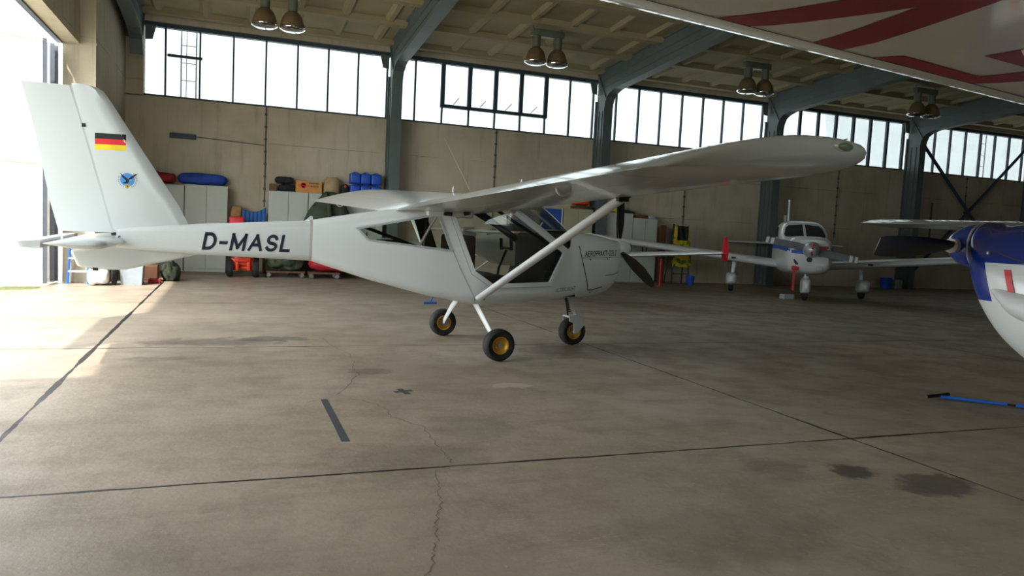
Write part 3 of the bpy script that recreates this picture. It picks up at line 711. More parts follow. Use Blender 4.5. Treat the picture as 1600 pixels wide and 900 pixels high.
# undercarriage
def wheel(x, y, par=A):
    t = thing_part('wheel', (x, y, .165), par)
    b = B(); b.lathe([(.085, -.05), (.1, -.058), (.135, -.064), (.155, -.052), (.163, -.03), (.165, 0), (.163, .03), (.155, .052), (.135, .064), (.1, .058), (.085, .05)], (0, 0, 0), 'y', 28, True)
    b.obj('tyre', 'rubber', t)
    b = B(); b.lathe([(.02, -.02), (.05, -.022), (.07, -.035), (.078, -.052), (.09, -.055), (.09, .055), (.078, .052), (.07, .035), (.05, .022), (.02, .02)], (0, 0, 0), 'y', 24)
    b.obj('rim', 'gold', t)
    b = B(); b.lathe([(.001, -.035), (.022, -.033), (.025, -.02), (.025, .02), (.022, .033), (.001, .035)], (0, 0, 0), 'y', 12)
    for k in range(5):
        a = 2*math.pi*k/5
        for sy in (-1, 1): b.lathe([(.007, sy*.02), (.007, sy*.03), (.001, sy*.032)], (.042*math.cos(a), 0, .042*math.sin(a)), 'y', 6)
    b.obj('hub', 'metal', t)
def thing_part(name, loc, par):
    o = bpy.data.objects.new(name, None); COL.objects.link(o); o.location = loc; o.parent = par; return o
for s_ in (-1, 1):
    wheel(.01, s_*.875)
    b = B(); b.tube([(-.03, s_*.2, .565), (-.02, s_*.5, .39), (.0, s_*.79, .20), (.0, s_*.80, .165)], [.045, .04, .032, .028], 10, flat=.45, up=(1, 0, 0)); b.obj('main_leg', 'white', A)
    b = B(); b.tube([(.01, s_*.79, .165), (.01, s_*.86, .165)], .02, 8); b.box((.02, s_*.80, .175), (.08, .02, .08)); b.obj('brake_caliper', 'metal', A)
wheel(1.33, 0)
b = B(); b.tube([(1.2, 0, .66), (1.22, 0, .62)], .035, 10); b.tube([(1.22, 0, .64), (1.38, 0, .345)], .022, 10); b.obj('nose_leg', 'white', A)
b = B(); b.tube([(1.215+.02*math.cos(k*.9)+.0012*k, .02*math.sin(k*.9), .6-.0036*k) for k in range(60)], .006, 5); b.tube([(1.22, 0, .6), (1.27, 0, .33)], .009, 6); b.obj('nose_spring', 'black', A)
b = B()
for s_ in (-1, 1): b.prism([(1.31, .15), (1.36, .15), (1.45, .25), (1.43, .33), (1.24, .34), (1.25, .29), (1.30, .27)], 'y', s_*.078-.006, s_*.078+.006)
b.box((1.34, 0, .345), (.2, .17, .02)); b.tube([(1.33, -.09, .165), (1.33, .09, .165)], .012, 8); b.obj('nose_fork', 'white', A, smooth=0)
# cabin: seats, panel, yoke, tubes
for s_ in (-1, 1):
    st = thing_part('seat', (-.02, s_*.27, .78), A)
    b = B(); b.rbox((.12, 0, 0), (.45, .42, .1), .03); b.obj('cushion', 'seatm', st)
    b = B(); b.loft([[Vector((x_-.02*k, y_, z_)) for x_, y_ in ((-.06, -.2), (.03, -.2), (.03, .2), (-.06, .2))] for k, (x_, z_) in enumerate(((0, .0), (-.0, .3), (0, .42)))]) if False else b.rbox((-.14, 0, .24), (.08, .42, .46), .035); b.obj('backrest', 'seatm', st)
b = B(); b.prism([(.72, .8), (.72, 1.26), (.76, 1.30), (1.06, 1.325), (1.06, .8)], 'y', -.40, .40); b.prism([(.62, .62), (.7, .9), (1.08, .9), (1.08, .62)], 'y', -.48, .48); b.obj('instrument_panel', 'dark', A, smooth=0)
b = B(); b.tube([(.3, -.02, .62), (.34, -.02, .9), (.42, -.02, 1.1)], .014, 8); b.tube([(.42, -.16, 1.12), (.42, .12, 1.12)], .013, 8)
for y in (-.16, .12): b.tube([(.42, y, 1.10), (.41, y, 1.23)], .02, 8)
b.obj('control_yoke', 'black', A)
for pts, r_ in [([(.12, s_*.4, 1.53), (.72, s_*.36, 1.22)], .018) for s_ in (-1, 1)]+[([(-.42, s_*.44, .75), (-.38, s_*.42, 1.46)], .016) for s_ in (-1, 1)]+[([(-1.2, .2, 1.3), (-.4, .3, 1.05)], .018), ([(-.4, -.42, 1.05), (-.4, .42, 1.05)], .016)]:
    b = B(); b.tube(pts, r_, 8); b.obj('cabin_tube', 'black', A)
b = B(); b.tube([(-.56, -.44, 1.43), (-.72, -.41, 1.12)], .014, 8); b.obj('window_brace', 'whiteb', A)
b = B(); b.box((-.75, .05, .85), (.5, .62, .3)); b.rbox((-.9, .1, 1.06), (.3, .3, .2), .05); b.obj('luggage_hold', 'dark', A, smooth=0)
# lettering, flag and club badge
d = drape(stroke_bm('D-MASL', .79, .168, .18, .185), lambda u, v: (-2.757+u, -2, 1.0+v+.004*u), boom, (0, 1, 0), .003, .08); d.obj('registration_letters', 'letter', A, smooth=0)
d = drape(stroke_bm('AEROPRAKT-22L2', .515, .064, .12, .14), lambda u, v: (1.19+u, -2, 1.068+v+.045*u), cowl, (0, 1, 0), .005, .04); d.obj('maker_lettering', 'goldtxt', A, smooth=0)
d = drape(stroke_bm('ULTRALEICHT', .25, .042, .25, .13), lambda u, v: (.80+u, -2, .675+v+.1*u), fuselage, (0, 1, 0), .003, .05); d.obj('class_lettering', 'letter', A, smooth=0)
for i, mt in enumerate(('flagyellow', 'flagred', 'flagblack')):
    mt = {'flagyellow': 'yellow'}.get(mt, mt)
    z0 = 1.862+i*.049
    d = drape(poly_bm([(-3.647, z0), (-3.40, z0+.008), (-3.40, z0+.057), (-3.647, z0+.049)]), lambda u, v: (u, -1, v), fin, (0, 1, 0), .002, .06); d.obj('flag_stripe', mt, fin, smooth=0)
ec = (-3.385, 1.612)
circ = lambda r_, n=36: [(ec[0]+r_*math.cos(2*math.pi*k/n), ec[1]+r_*math.sin(2*math.pi*k/n)) for k in range(n)]
def badge(pts, mat, off): drape(poly_bm(pts), lambda u, v: (u, -1, v), fin, (0, 1, 0), off, .05).obj('club_badge', mat, fin, smooth=0)
badge(circ(.085), 'white', .001); badge(circ(.06), 'sky', .002)
for k in range(-1, 20):
    a = R(-200+k*12 if k < 10 else -60+(k-10)*12); r0, r1 = .067, .08
    if k >= 0:
        p = [(ec[0]+r_*math.cos(a+da), ec[1]+r_*math.sin(a+da)) for r_, da in ((r0, -.04), (r1, -.04), (r1, .04), (r0, .04))]; badge(p, 'grey', .002)
E_ = lambda pts: [(ec[0]+u*.001, ec[1]+v*.001) for u, v in pts]
badge(E_([(-62, 62), (-45, 45), (-18, 22), (2, 8), (16, -6), (8, -24), (-8, -22), (-14, -6), (-40, 18)]), 'flagblack', .003)
badge(E_([(84, 58), (62, 54), (36, 36), (8, 10), (4, -8), (22, -2), (48, 22)]), 'flagblack', .003)
badge(E_([(10, -2), (30, 4), (34, -2), (22, -8)]), 'white', .004)
badge(E_([(-40, -32), (-10, -14), (10, -22), (2, -34), (-20, -36)]), 'flagblack', .003)
badge(E_([(-16, -42), (16, -42), (18, -62), (0, -84), (-18, -62)]), 'egold', .003); badge(E_([(-8, -50), (0, -56), (8, -50), (4, -66), (-4, -66)]), 'flagblack', .004)
# ================================================================== the low-wing aircraft with the blue stripe, nose towards the camera
_h = Vector((-.51, -.86)); _h.normalize(); _rp = Vector((_h.y, -_h.x)); _h = (_h+.075*_rp).normalized()
P = thing('light_aircraft', 'white low-wing aircraft with blue and red stripe, nose facing out from the back wall', 'aircraft', (14.06+.12*_rp.x, 15.6+.12*_rp.y, 0), math.atan2(_h.y, _h.x))
def ell(x, zc, hw, hz, n=20, e=.75, yc=0):
    out = []
    for k in range(n):
        a = 2*math.pi*k/n; c, s_ = math.cos(a), math.sin(a)
        out.append(Vector((x, yc+hw*math.copysign(abs(c)**e, c), zc+hz*math.copysign(abs(s_)**e, s_))))
    return out
b = B(); rows = catmull([(2.42, 1.13, .40, .32), (2.3, 1.10, .49, .41), (2.0, 1.08, .54, .45), (1.3, 1.06, .58, .47), (.6, 1.05, .6, .47), (-.6, 1.07, .58, .46), (-1.6, 1.12, .45, .38), (-2.7, 1.2, .25, .26), (-3.7, 1.28, .1, .15)], 4)
b.loft([ell(*r_, n=32, e=.55) for r_ in rows]); pf = b.obj('fuselage', 'white', P, smooth=50)
b = B(); rows = catmull([(1.35, 1.42, .5, .06), (1.0, 1.44, .57, .28), (.55, 1.45, .57, .46), (-.2, 1.45, .55, .48), (-1.0, 1.4, .45, .38), (-1.7, 1.32, .36, .2)], 4)
cabp = [ell(*r_, n=32, e=.55) for r_ in rows]
b.loft(cabp); pc = b.obj('cabin', 'white', P, smooth=50)
def drape_on(target, pts, d, name, mat, par, off=.006, place=None, cut=.15):
    dd = drape(poly_bm(pts), place, target, d, off, cut); dd.obj(name, mat, par, smooth=0)
for s_ in (-1, 1):
    drape_on(pc, [(s_*.03, 1.52), (s_*.45, 1.51), (s_*.48, 1.56), (s_*.43, 1.74), (s_*.35, 1.80), (s_*.03, 1.83)], (-1, 0, 0), 'windscreen', 'dark', pc, .012, lambda u, v: (3, u, v))
    drape_on(pc, [(.72, 1.50), (.55, 1.74), (-.15, 1.78), (-.15, 1.50)], (0, -s_, 0), 'side_window', 'dark', pc, .008, lambda u, v: (u, 3*s_, v))
    drape_on(pc, [(-.25, 1.50), (-.25, 1.76), (-.8, 1.68), (-.95, 1.50)], (0, -s_, 0), 'side_window', 'dark', pc, .008, lambda u, v: (u, 3*s_, v))
    drape_on(pf, [(2.38, 1.15), (2.38, 1.28), (1.2, 1.34), (-1.2, 1.34), (-3.5, 1.3), (-3.5, 1.22), (-1.2, 1.2), (1.2, 1.2)], (0, -s_, 0), 'side_stripe', 'stripe', pf, .006, lambda u, v: (u, 3*s_, v))
    drape_on(pf, [(s_*.10, 1.10), (s_*.50, 1.13), (s_*.51, 1.21), (s_*.10, 1.20)], (-1, 0, 0), 'nose_stripe', 'stripe', pf, .006, lambda u, v: (4, u, v))
    drape_on(pf, [(s_*.15, 1.205), (s_*.42, 1.22), (s_*.38, 1.31), (s_*.15, 1.30)], (-1, 0, 0), 'nose_stripe', 'red', pf, .008, lambda u, v: (4, u, v))
drape_on(pf, [(-.05, .93), (.03, .93), (.06, .985), (.03, 1.04), (-.05, 1.04), (-.08, .985)], (-1, 0, 0), 'intake', 'seam', pf, .006, lambda u, v: (4, u, v))
drape_on(pf, [(-.40, .92), (-.30, .83), (-.24, .88), (-.34, .99)], (-1, 0, 0), 'intake', 'seam', pf, .006, lambda u, v: (4, u, v))
b = B(); b.rbox((2.32, .22, .80), (.2, .14, .12), .02); b.obj('landing_light', 'greybox', P)
b = B(); b.rbox((2.36, -.3, .78), (.1, .16, .1), .02); ip = b.obj('intake_plug', 'red', P); b = B(); b.box((2.38, -.32, .5), (.02, .05, .5)); b.obj('warning_ribbon', 'red', ip)
b = B(); b.lathe([(.17, 2.42), (.19, 2.46), (.185, 2.55), (.145, 2.68), (.08, 2.76), (.005, 2.79)], (0, 0, 1.22), 'x', 20); sp_ = b.obj('spinner', 'chrome', P)
bpy.data.objects[sp_.name].data.materials[0] = pm('silver spinner', '#b9bcc0', .35, metal=.4)
b = B(); b.tube([(2.71, .02, 1.34), (2.78, -.005, 1.24), (2.76, -.02, 1.16), (2.70, .0, 1.10)], .025, 6); b.obj('spinner_stripe', 'red', sp_)
for s_ in (-1, 1):
    b = B(); t0 = B()
    rows = []
    for r_, c_ in ((.1, .14), (.3, .18), (.6, .18), (.9, .15), (1.03, .11)): rows.append([Vector((2.52+math.sin(R(25))*u*c_+zc*.1*c_, u*c_*math.cos(R(25)), r_)) for u, zc in [(x_-.4, z_) for x_, z_ in airfoil(.9, 0, 5)]])
    b.loft(rows); bl = b.obj('propeller_blade', 'pgrey', P); bl.rotation_euler = (R(90*s_-10), 0, 0); bl.location = (0, 0, 1.22)
    for r0, r1 in ((.84, .91), (.96, 1.02)):
        b = B(); b.loft([[Vector((2.52+math.sin(R(25))*u*c_*1.06+zc*.12*c_, u*c_*1.06*math.cos(R(25)), r_)) for u, zc in [(x_-.4, z_) for x_, z_ in airfoil(.9, 0, 5)]] for r_, c_ in ((r0, .158), (r1, .14))])
        b.obj('tip_band', 'white', bl)
def lw_wing(par, s_, span, root_y, z0, dih, xl0, xl1, c0, c1, mat='white', name='wing', t=.14):
    b = B(); rows = []
    for k in range(9):
        q = k/8; y = root_y+(span-root_y)*q; c_ = c0+(c1-c0)*q; x0 = xl0+(xl1-xl0)*q
        rows.append([Vector((x0-u*c_, s_*y, z0+math.tan(R(dih))*y+v*c_)) for u, v in airfoil(t, .02, 12)])
    y = span+.06; rows.append([Vector((xl1-.1-u*c1*.8, s_*y, z0+math.tan(R(dih))*y+v*c1*.4)) for u, v in airfoil(t, .02, 12)])
    b.loft(rows); return b.obj(name, mat, par)
for s_ in (-1, 1):
    wg = lw_wing(P, s_, 5.35, .4, .73, 5.6, .85, .55, 1.65, 1.1)
    b = B(); b.box((.72, s_*1.63, .905), (.22, .1, .045)); b.obj('wing_vent', 'seam', wg)
    b = B(); b.tube([(.1, s_*1.55, .85), (.05, s_*1.6, .45)], [.07, .05], 10); b.obj('main_leg', 'white', P)
    b = B(); rows = catmull([(.52, .34, .03, .05), (.4, .34, .12, .13), (.1, .33, .15, .17), (-.25, .34, .11, .12), (-.6, .38, .02, .03)], 4)
    b.loft([ell(*r_, n=24, e=.5, yc=s_*1.62) for r_ in rows]); b.obj('wheel_fairing', 'white', P, smooth=60)
    b = B(); b.lathe([(.08, -.06), (.17, -.06), (.19, 0), (.17, .06), (.08, .06)], (.05, s_*1.62, .19), 'y', 18, True); b.obj('tyre', 'rubber', P)
b = B(); b.tube([(1.95, 0, .8), (1.93, 0, .45)], .035, 8); b.box((1.94, 0, .55), (.1, .12, .05)); b.obj('nose_leg', 'metal', P)
b = B(); rows = catmull([(2.33, .36, .03, .05), (2.22, .36, .09, .15), (1.95, .35, .105, .19), (1.65, .36, .08, .13), (1.4, .4, .02, .03)], 4)
b.loft([ell(*r_, n=24, e=.45) for r_ in rows]); b.obj('wheel_fairing', 'white', P, smooth=60)
b = B(); b.lathe([(.07, -.06), (.15, -.06), (.17, 0), (.15, .06), (.07, .06)], (1.95, 0, .17), 'y', 18, True); b.obj('tyre', 'rubber', P)
b = B(); b.loft([[Vector((xl+(xt-xl)*u, v*.12, z)) for u, v in airfoil(.8, 0, 6)] for z, xl, xt in ((1.3, -2.7, -3.75), (1.6, -3.0, -3.85), (2.2, -3.4, -4.0))]); b.obj('fin', 'white', P)
for s_ in (-1, 1):
    lw_wing(P, s_, 1.6, .05, 1.32, 0, -3.0, -3.05, .75, .6, name='tailplane', t=.1)
b = B(); b.tube([(-.3, -.25, 1.82), (-.35, -.25, 2.45)], [.03, .022], 8); b.tube([(-.35, -.25, 2.45), (-.35, -.25, 2.5)], .03, 8); b.obj('antenna_mast', 'white', P)

# ================================================================== white low-wing tourer seen behind the microlight's nose
Q = thing('light_aircraft', 'white low-wing aircraft with red covered wing tip behind the microlight cabin', 'aircraft', (5.76, 15.46, 0), R(57))
b = B(); rows = catmull([(1.9, .85, .2, .18), (1.6, .86, .38, .3), (.8, .9, .48, .36), (-.3, .92, .48, .36), (-1.3, .95, .32, .28), (-2.6, 1.02, .16, .17), (-3.5, 1.08, .08, .1)], 4)
b.loft([ell(*r_, e=.85) for r_ in rows]); qf = b.obj('fuselage', 'white', Q, smooth=50)
b = B(); rows = catmull([(.95, 1.16, .2, .04), (.6, 1.17, .42, .22), (.1, 1.18, .44, .3), (-.6, 1.17, .36, .2), (-1.1, 1.12, .2, .06)], 4); b.loft([ell(*r_, e=.9) for r_ in rows]); b.obj('canopy', 'dark', Q, smooth=60)
for s_ in (-1, 1):
    wg = lw_wing(Q, s_, 4.6, .3, .70, 4.5, .75, .45, 1.25, .62, t=.13)
    if s_ < 0:
        z_ = .70+math.tan(R(4.5))*4.63
        b = B(); b.loft([[Vector((.15+x_*k, s_*(4.64+y_*min(1, k+.3)), z_+dz)) for x_, y_ in ((-.22, -.05), (.22, -.05), (.22, .06), (-.22, .06))] for dz, k in ((-.16, .55), (-.02, 1.2), (.06, 1.0), (.34, .22))]); tc_ = b.obj('wing_tip_cover', 'red', wg)
        b = B(); b.tube([(.15, s_*4.65, z_-.13), (.17, s_*4.67, z_-.27)], .012, 6); b.obj('tie_rod', 'metal', tc_)
    b = B(); b.tube([(-.15, s_*.3, .7), (-.2, s_*.95, .2)], .04, 8, flat=.5); b.obj('main_leg', 'white', Q)
    b = B(); b.lathe([(.06, -.05), (.15, -.05), (.17, 0), (.15, .05), (.06, .05)], (-.2, s_*1.0, .17), 'y', 18, True); b.obj('tyre', 'rubber', Q)
    b = B(); rows = [[Vector((-2.95-.0*k-u*c_, s_*y, 1.28+v*c_)) for u, v in airfoil(.12, 0, 8)] for k, (y, c_) in enumerate(((.03, .62), (.85, .5)))]; b.loft(rows); tl = b.obj('tailplane', 'white', Q)
    b = B(); b.loft([[Vector((-2.94-u*c_, s_*y, 1.28+v*c_*1.1)) for u, v in airfoil(.12, 0, 8)] for y, c_ in ((.85, .52), (.93, .50))]); b.obj('tip_stripe', 'red', tl)
    b = B(); b.loft([[Vector((-2.94-u*c_, s_*y, 1.28+v*c_*1.1)) for u, v in airfoil(.12, 0, 8)] for y, c_ in ((.97, .49), (1.1, .3))]); b.obj('tip_stripe', 'red', tl)
b = B(); b.loft([[Vector((xl+(xt-xl)*u, v*.09, z)) for u, v in airfoil(.8, 0, 6)] for z, xl, xt in ((1.05, -2.6, -3.6), (1.35, -2.95, -3.65))]); b.obj('fin', 'white', Q)
b = B(); b.tube([(1.3, 0, .6), (1.4, 0, .15)], .03, 8); b.obj('nose_leg', 'white', Q)
b = B(); b.lathe([(.05, -.04), (.13, -.04), (.145, 0), (.13, .04), (.05, .04)], (1.4, 0, .145), 'y', 18, True); b.obj('tyre', 'rubber', Q)
b = B(); b.lathe([(.12, 1.9), (.11, 2.0), (.06, 2.1), (.005, 2.13)], (0, 0, .86), 'x', 16); b.obj('spinner', 'red', Q)
drape_on(qf, [(-.2, .98), (-1.6, 1.02), (-1.6, 1.09), (-.2, 1.08)], (0, -1, 0), 'side_stripe', 'red', qf, .005, lambda u, v: (u, 3, v))
drape_on(qf, [(.0, .86), (1.3, .84), (1.3, .93), (.0, .95)], (0, -1, 0), 'side_stripe', 'stripe', qf, .005, lambda u, v: (u, 3, v))
for a_ in (30, 210):
    b = B(); b.loft([[Vector((2.0+z_*.08, (x_-.4)*c_, r_)) for x_, z_ in airfoil(.5, 0, 5)] for r_, c_ in ((.05, .08), (.4, .13), (.8, .08))]); o = b.obj('propeller_blade', 'blackgl', Q); o.rotation_euler = (R(a_), 0, 0); o.location = (0, 0, .86)

# ================================================================== blue nosed high-wing aircraft at the right edge, with its wing overhead
HUB = Vector((4.04, 3.06, 1.36)); ax = math.atan2(.987, -.165)
K = thing('light_aircraft', 'blue and white high-wing aircraft with red lettering under its wing, nose at the right edge', 'aircraft', (HUB.x, HUB.y, 0), ax)
ZH = HUB.z
b = B(); b.lathe([(.02, .0), (.12, .0), (.126, .02), (.12, .06), (.1, .11), (.07, .15), (.035, .175), (.003, .18)], (0, 0, ZH), 'x', 28); ks = b.obj('spinner', 'blue', K)
b = B(); b.lathe([(.126, .0), (.131, .006), (.126, .012)], (0, 0, ZH), 'x', 28); b.obj('spinner_ring', 'white', ks)
KC = catmull([(-.03, ZH, .14, .11), (-.07, ZH-.03, .24, .17), (-.16, ZH-.13, .33, .25), (-.32, ZH-.215, .40, .35), (-.6, ZH-.28, .47, .42), (-1.1, ZH-.24, .55, .50), (-1.6, ZH-.12, .6, .62), (-2.4, ZH-.1, .56, .58), (-3.6, ZH+.0, .26, .3), (-4.9, ZH+.06, .1, .13)], 5)
b = B(); b.loft([ell(*r_, n=64, e=.86) for r_ in KC])
def cutp(p, n_): bmesh.ops.bisect_plane(b.bm, geom=list(b.bm.verts)+list(b.bm.edges)+list(b.bm.faces), plane_co=p, plane_no=n_)
e0, e1 = Vector((-.215, 0, ZH-.085)), Vector((-.285, 0, ZH-.285))
cutp((0, 0, ZH-.085), (0, 0, 1)); cutp((0, 0, ZH-.285), (0, 0, 1)); cutp(e0, Vector((0, 1, 0)).cross(e1-e0).normalized())
kf = b.obj('fuselage', ['white', 'blue'], K, smooth=50)
for p_ in kf.data.polygons:
    c_ = p_.center; xe = e0.x+(e1.x-e0.x)*(c_.z-e0.z)/(e1.z-e0.z)
    if c_.z > ZH-.085 or (c_.z > ZH-.285 and c_.x > xe): p_.material_index = 1
L_ = lambda u, v: (u, 3, v)
drape_on(kf, [(-.335, ZH-.115), (-.37, ZH-.115), (-.415, ZH-.24), (-.38, ZH-.24)], (0, -1, 0), 'red_slash', 'red', kf, .005, L_, .05)
b = B(); rows = catmull([(-.27, ZH-.225, .01, .01), (-.33, ZH-.25, .05, .035), (-.45, ZH-.295, .09, .065), (-.75, ZH-.33, .1, .08), (-1.05, ZH-.35, .05, .05)], 4); b.loft([ell(x_, z_, w_, h_, 16, 1, .37+.1*min(1, (-.27-x_)/.3)) for x_, z_, w_, h_ in rows]); b.obj('exhaust_fairing', 'white', K)
drape_on(kf, [(-.28, ZH-.03), (-.29, ZH-.04), (-.6, ZH-.13), (-.6, ZH-.12)], (0, -1, 0), 'cowl_seam', 'seam', kf, .006, L_)
b = B(); b.lathe([(.008, .37), (.008, .40), (.002, .402)], (-.25, 0, ZH-.035), 'y', 8); b.obj('cowl_screw', 'metal', K)
for a_ in (-91, 89):
    b = B(); rows = []
    for r_, c_, tw, th in ((.08, .06, 55, .05), (.14, .075, 52, .04), (.26, .115, 45, .026), (.45, .132, 34, .02), (.65, .13, 27, .014), (.80, .118, 23, .009), (.835, .095, 22, .006)):
        t_ = R(90-tw) if False else R(tw); rows.append([Vector((((x_-.4)*c_)*math.sin(t_)+z_*th*math.cos(t_), ((x_-.4)*c_)*math.cos(t_)-z_*th*math.sin(t_), r_)) for x_, z_ in airfoil(1, 0, 6)])
    b.loft(rows); o = b.obj('propeller_blade', 'black', K); o.location = (.08, 0, ZH); o.rotation_euler = (R(a_), 0, 0)
    b = B(); b.lathe([(.035, .06), (.042, .08), (.042, .16), (.03, .165)], (0, 0, 0), 'z', 12); b.obj('blade_cuff', 'wingu', o)
# wing: far edge 0.67 m behind the propeller
ZW, XE = 1.95, -.60
def kwing(y):
    return [Vector((XE-.015-u*1.35, y, ZW+.045+v*1.35)) for u, v in airfoil(.13, .03, 18)]
b = B(); b.loft([kwing(y) for y in (-4.9, -2, 0, 2, 4.1, 4.7)]); kw = b.obj('wing', 'wingu', K, smooth=60)
def under(px): 
    p = at_z(px[0], px[1], ZW-.0) - Vector((HUB.x, HUB.y, 0)); c_, s_ = math.cos(-ax), math.sin(-ax)
    return (p.x*c_-p.y*s_, p.x*s_+p.y*c_)
for poly in ([(1120, 20.5), (1172, 34), (1200, 32.5), (1435, 9.5), (1268, 60), (1315, 72), (1366, 60), (1580, 1), (1700, -36), (1560, -36), (1380, -12), (1200, 11)],
             [(1360, 84), (1412, 80), (1530, 113), (1600, 107), (1750, 94), (1750, 110), (1600, 121), (1519, 125.5)], [(1538, 82.5), (1600, 74.5), (1760, 54), (1760, 140), (1600, 100)]):
    drape_on(kw, [under(p) for p in poly], (0, 0, 1), 'wing_lettering', 'wred', kw, .0018, lambda u, v: (u, v, 0), .12)
d = drape(strip_bm(dense([(XE-.19, 4.6), (XE-.19, -1.0)], 30), .006), lambda u, v: (u, v, 0), kw, (0, 0, 1), .002); d.obj('skin_seam', 'seam', kw, smooth=0)
for s_ in (-1, 1):
    b = B(); b.tube([(-1.1, s_*.5, 1.0), (-1.15, s_*2.0, ZW)], .04, 10, flat=.6); b.obj('wing_strut', 'white', K)
    b = B(); b.tube([(-1.9, s_*.4, .8), (-1.95, s_*.95, .2)], .04, 8); b.obj('main_leg', 'white', K)
    b = B(); b.lathe([(.06, -.06), (.16, -.06), (.18, 0), (.16, .06), (.06, .06)], (-1.95, s_*1.0, .18), 'y', 18, True); b.obj('tyre', 'rubber', K)
b = B(); b.tube([(-.75, 0, .8), (-.7, 0, .2)], .035, 8); b.obj('nose_leg', 'white', K)
b = B(); b.lathe([(.06, -.05), (.14, -.05), (.16, 0), (.14, .05), (.06, .05)], (-.7, 0, .16), 'y', 18, True); b.obj('tyre', 'rubber', K)
b = B(); b.loft([[Vector((xl+(xt-xl)*u, v*.09, z)) for u, v in airfoil(.8, 0, 6)] for z, xl, xt in ((1.3, -4.0, -4.9), (2.2, -4.5, -5.1))]); b.obj('fin', 'white', K)
for x_, y_, r_, w_ in ((-1.95, 1.0, .18, .06), (-1.95, -1.0, .18, .06), (-.7, 0, .16, .05)):
    b = B(); b.lathe([(.01, -w_*.5), (.06, -w_*.8), (.065, 0), (.06, w_*.8), (.01, w_*.5)], (x_, y_, r_), 'y', 16); b.obj('rim', 'metal', K)
b = B(); rows = catmull([(-.9, 1.55, .3, .05), (-1.2, 1.6, .55, .3), (-2.2, 1.6, .58, .34), (-3.2, 1.4, .3, .3), (-4.6, 1.3, .1, .12)], 3); b.loft([ell(*r_, n=24) for r_ in rows]); b.obj('cabin', 'dark', K)

# ================================================================== grey white aircraft wing behind the blue nose
W_ = at_z(1360, 350.5, 1.80); W2 = at_z(1540, 352.5, 1.82); _d = (W2-W_).to_2d().normalized(); NC = W_.to_2d()+_d*5.0
N = thing('light_aircraft', 'pale high-wing aircraft showing only a thin wing tip behind the black propeller', 'aircraft', (NC.x, NC.y, 0), math.atan2(_d.x, -_d.y))
b = B()
def nw(y, k=1, dx=0): return [Vector((.35-dx-u*1.3*k, y, 1.75+abs(y)*.01+v*1.3*k)) for u, v in airfoil(.13, .03, 12)]
b.loft([nw(4.75, .7, .2), nw(4.6, .95, .03), nw(3), nw(0), nw(-3), nw(-4.6)]); b.obj('wing', 'whiteb', N)
b = B(); rows = catmull([(1.8, 1.0, .2, .2), (1.4, 1.05, .42, .36), (.3, 1.2, .5, .5), (-.8, 1.2, .46, .48), (-2, 1.1, .2, .24), (-3.6, 1.15, .08, .1)], 3); b.loft([ell(*r_) for r_ in rows]); b.obj('fuselage', 'whiteb', N, smooth=50)
b = B(); b.loft([[Vector((xl+(xt-xl)*u, v*.09, z)) for u, v in airfoil(.8, 0, 6)] for z, xl, xt in ((1.1, -2.8, -3.7), (2.1, -3.4, -4.0))]); b.obj('fin', 'whiteb', N)
for s_ in (-1, 1):
    b = B(); b.tube([(-.2, s_*.4, .8), (-.2, s_*.9, .2)], .04, 8); b.obj('main_leg', 'white', N)
    b = B(); b.lathe([(.06, -.05), (.15, -.05), (.17, 0), (.15, .05), (.06, .05)], (-.2, s_*.95, .17), 'y', 18, True); b.obj('tyre', 'rubber', N)
b = B(); b.tube([(1.3, 0, .75), (1.35, 0, .15)], .03, 8); b.obj('nose_leg', 'white', N)
b = B(); b.lathe([(.05, -.04), (.13, -.04), (.145, 0), (.13, .04), (.05, .04)], (1.35, 0, .145), 'y', 18, True); b.obj('tyre', 'rubber', N)
# ================================================================== lamps, cables and fittings
LY = 16.3
for k in range(5):
    lx = .85+5.95*k; zb = 5.9; rods = ceil_z(LY)-zb
    side_ = ['first from the door side', 'second from the door side', 'third from the door side', 'fourth from the door side', 'fifth from the door side'][k]
    L = thing('hanging_lamp', 'twin bell hangar lamp under the ceiling, %s' % side_, 'lamp', (lx, LY, zb), 0, 'twin bell lamps under the ceiling')
    b = B(); b.rbox((0, 0, 0), (.8, .16, .16), .015); b.obj('bar', 'lampgrey', L)
    for s_ in (-1, 1):
        b = B(); b.tube([(s_*.36, 0, .06), (s_*.36, 0, rods+.02)], .01, 6); b.obj('suspension_rod', 'galv', L)
        b = B(); b.lathe([(.09, -.06), (.1, -.07), (.1, -.33), (.08, -.34)], (s_*.27, 0, 0), 'z', 16); b.obj('housing', 'lampgrey', L)
        b = B(); b.lathe([(.10, -.34), (.15, -.38), (.2, -.46), (.235, -.58), (.245, -.66), (.238, -.66), (.228, -.58), (.193, -.46), (.14, -.385), (.09, -.35)], (s_*.27, 0, 0), 'z', 24, True); sh = b.obj('lamp_shade', 'lampbrown', L, smooth=60)
        b = B(); b.lathe([(.245, -.655), (.262, -.665), (.258, -.68), (.19, -.72), (.05, -.735), (.002, -.736)], (s_*.27, 0, 0), 'z', 24); b.obj('lens', 'chrome', sh)
    b = B(); pts = [(.36, 0, rods-.03), (3.0-.15-.0, 0, rods-.06)]; b.tube(pts, .012, 5)
    for i in range(9):
        x_ = .36+i*.3; b.box((x_, 0, rods-.03-.03*(x_-.36)/2.6), (.05, .05, .05))
    b.obj('feed_cable', 'galv', L, smooth=0)
def wall_cable(px, z0, z1, label, end=0):
    b = B(); x = px; y = D-.02
    b.tube([(x, y, z0), (x, y, z1)], .014, 6); z = z0+.15
    while z < z1-.05: b.box((x, y, z), (.06, .035, .05)); z += .3
    if end: b.rbox((x, y-.02, z0), (.16, .06, .16), .02)
    tag(b.obj('wall_cable', 'galv', smooth=0), label, 'cable', 'cables clipped down the back wall')
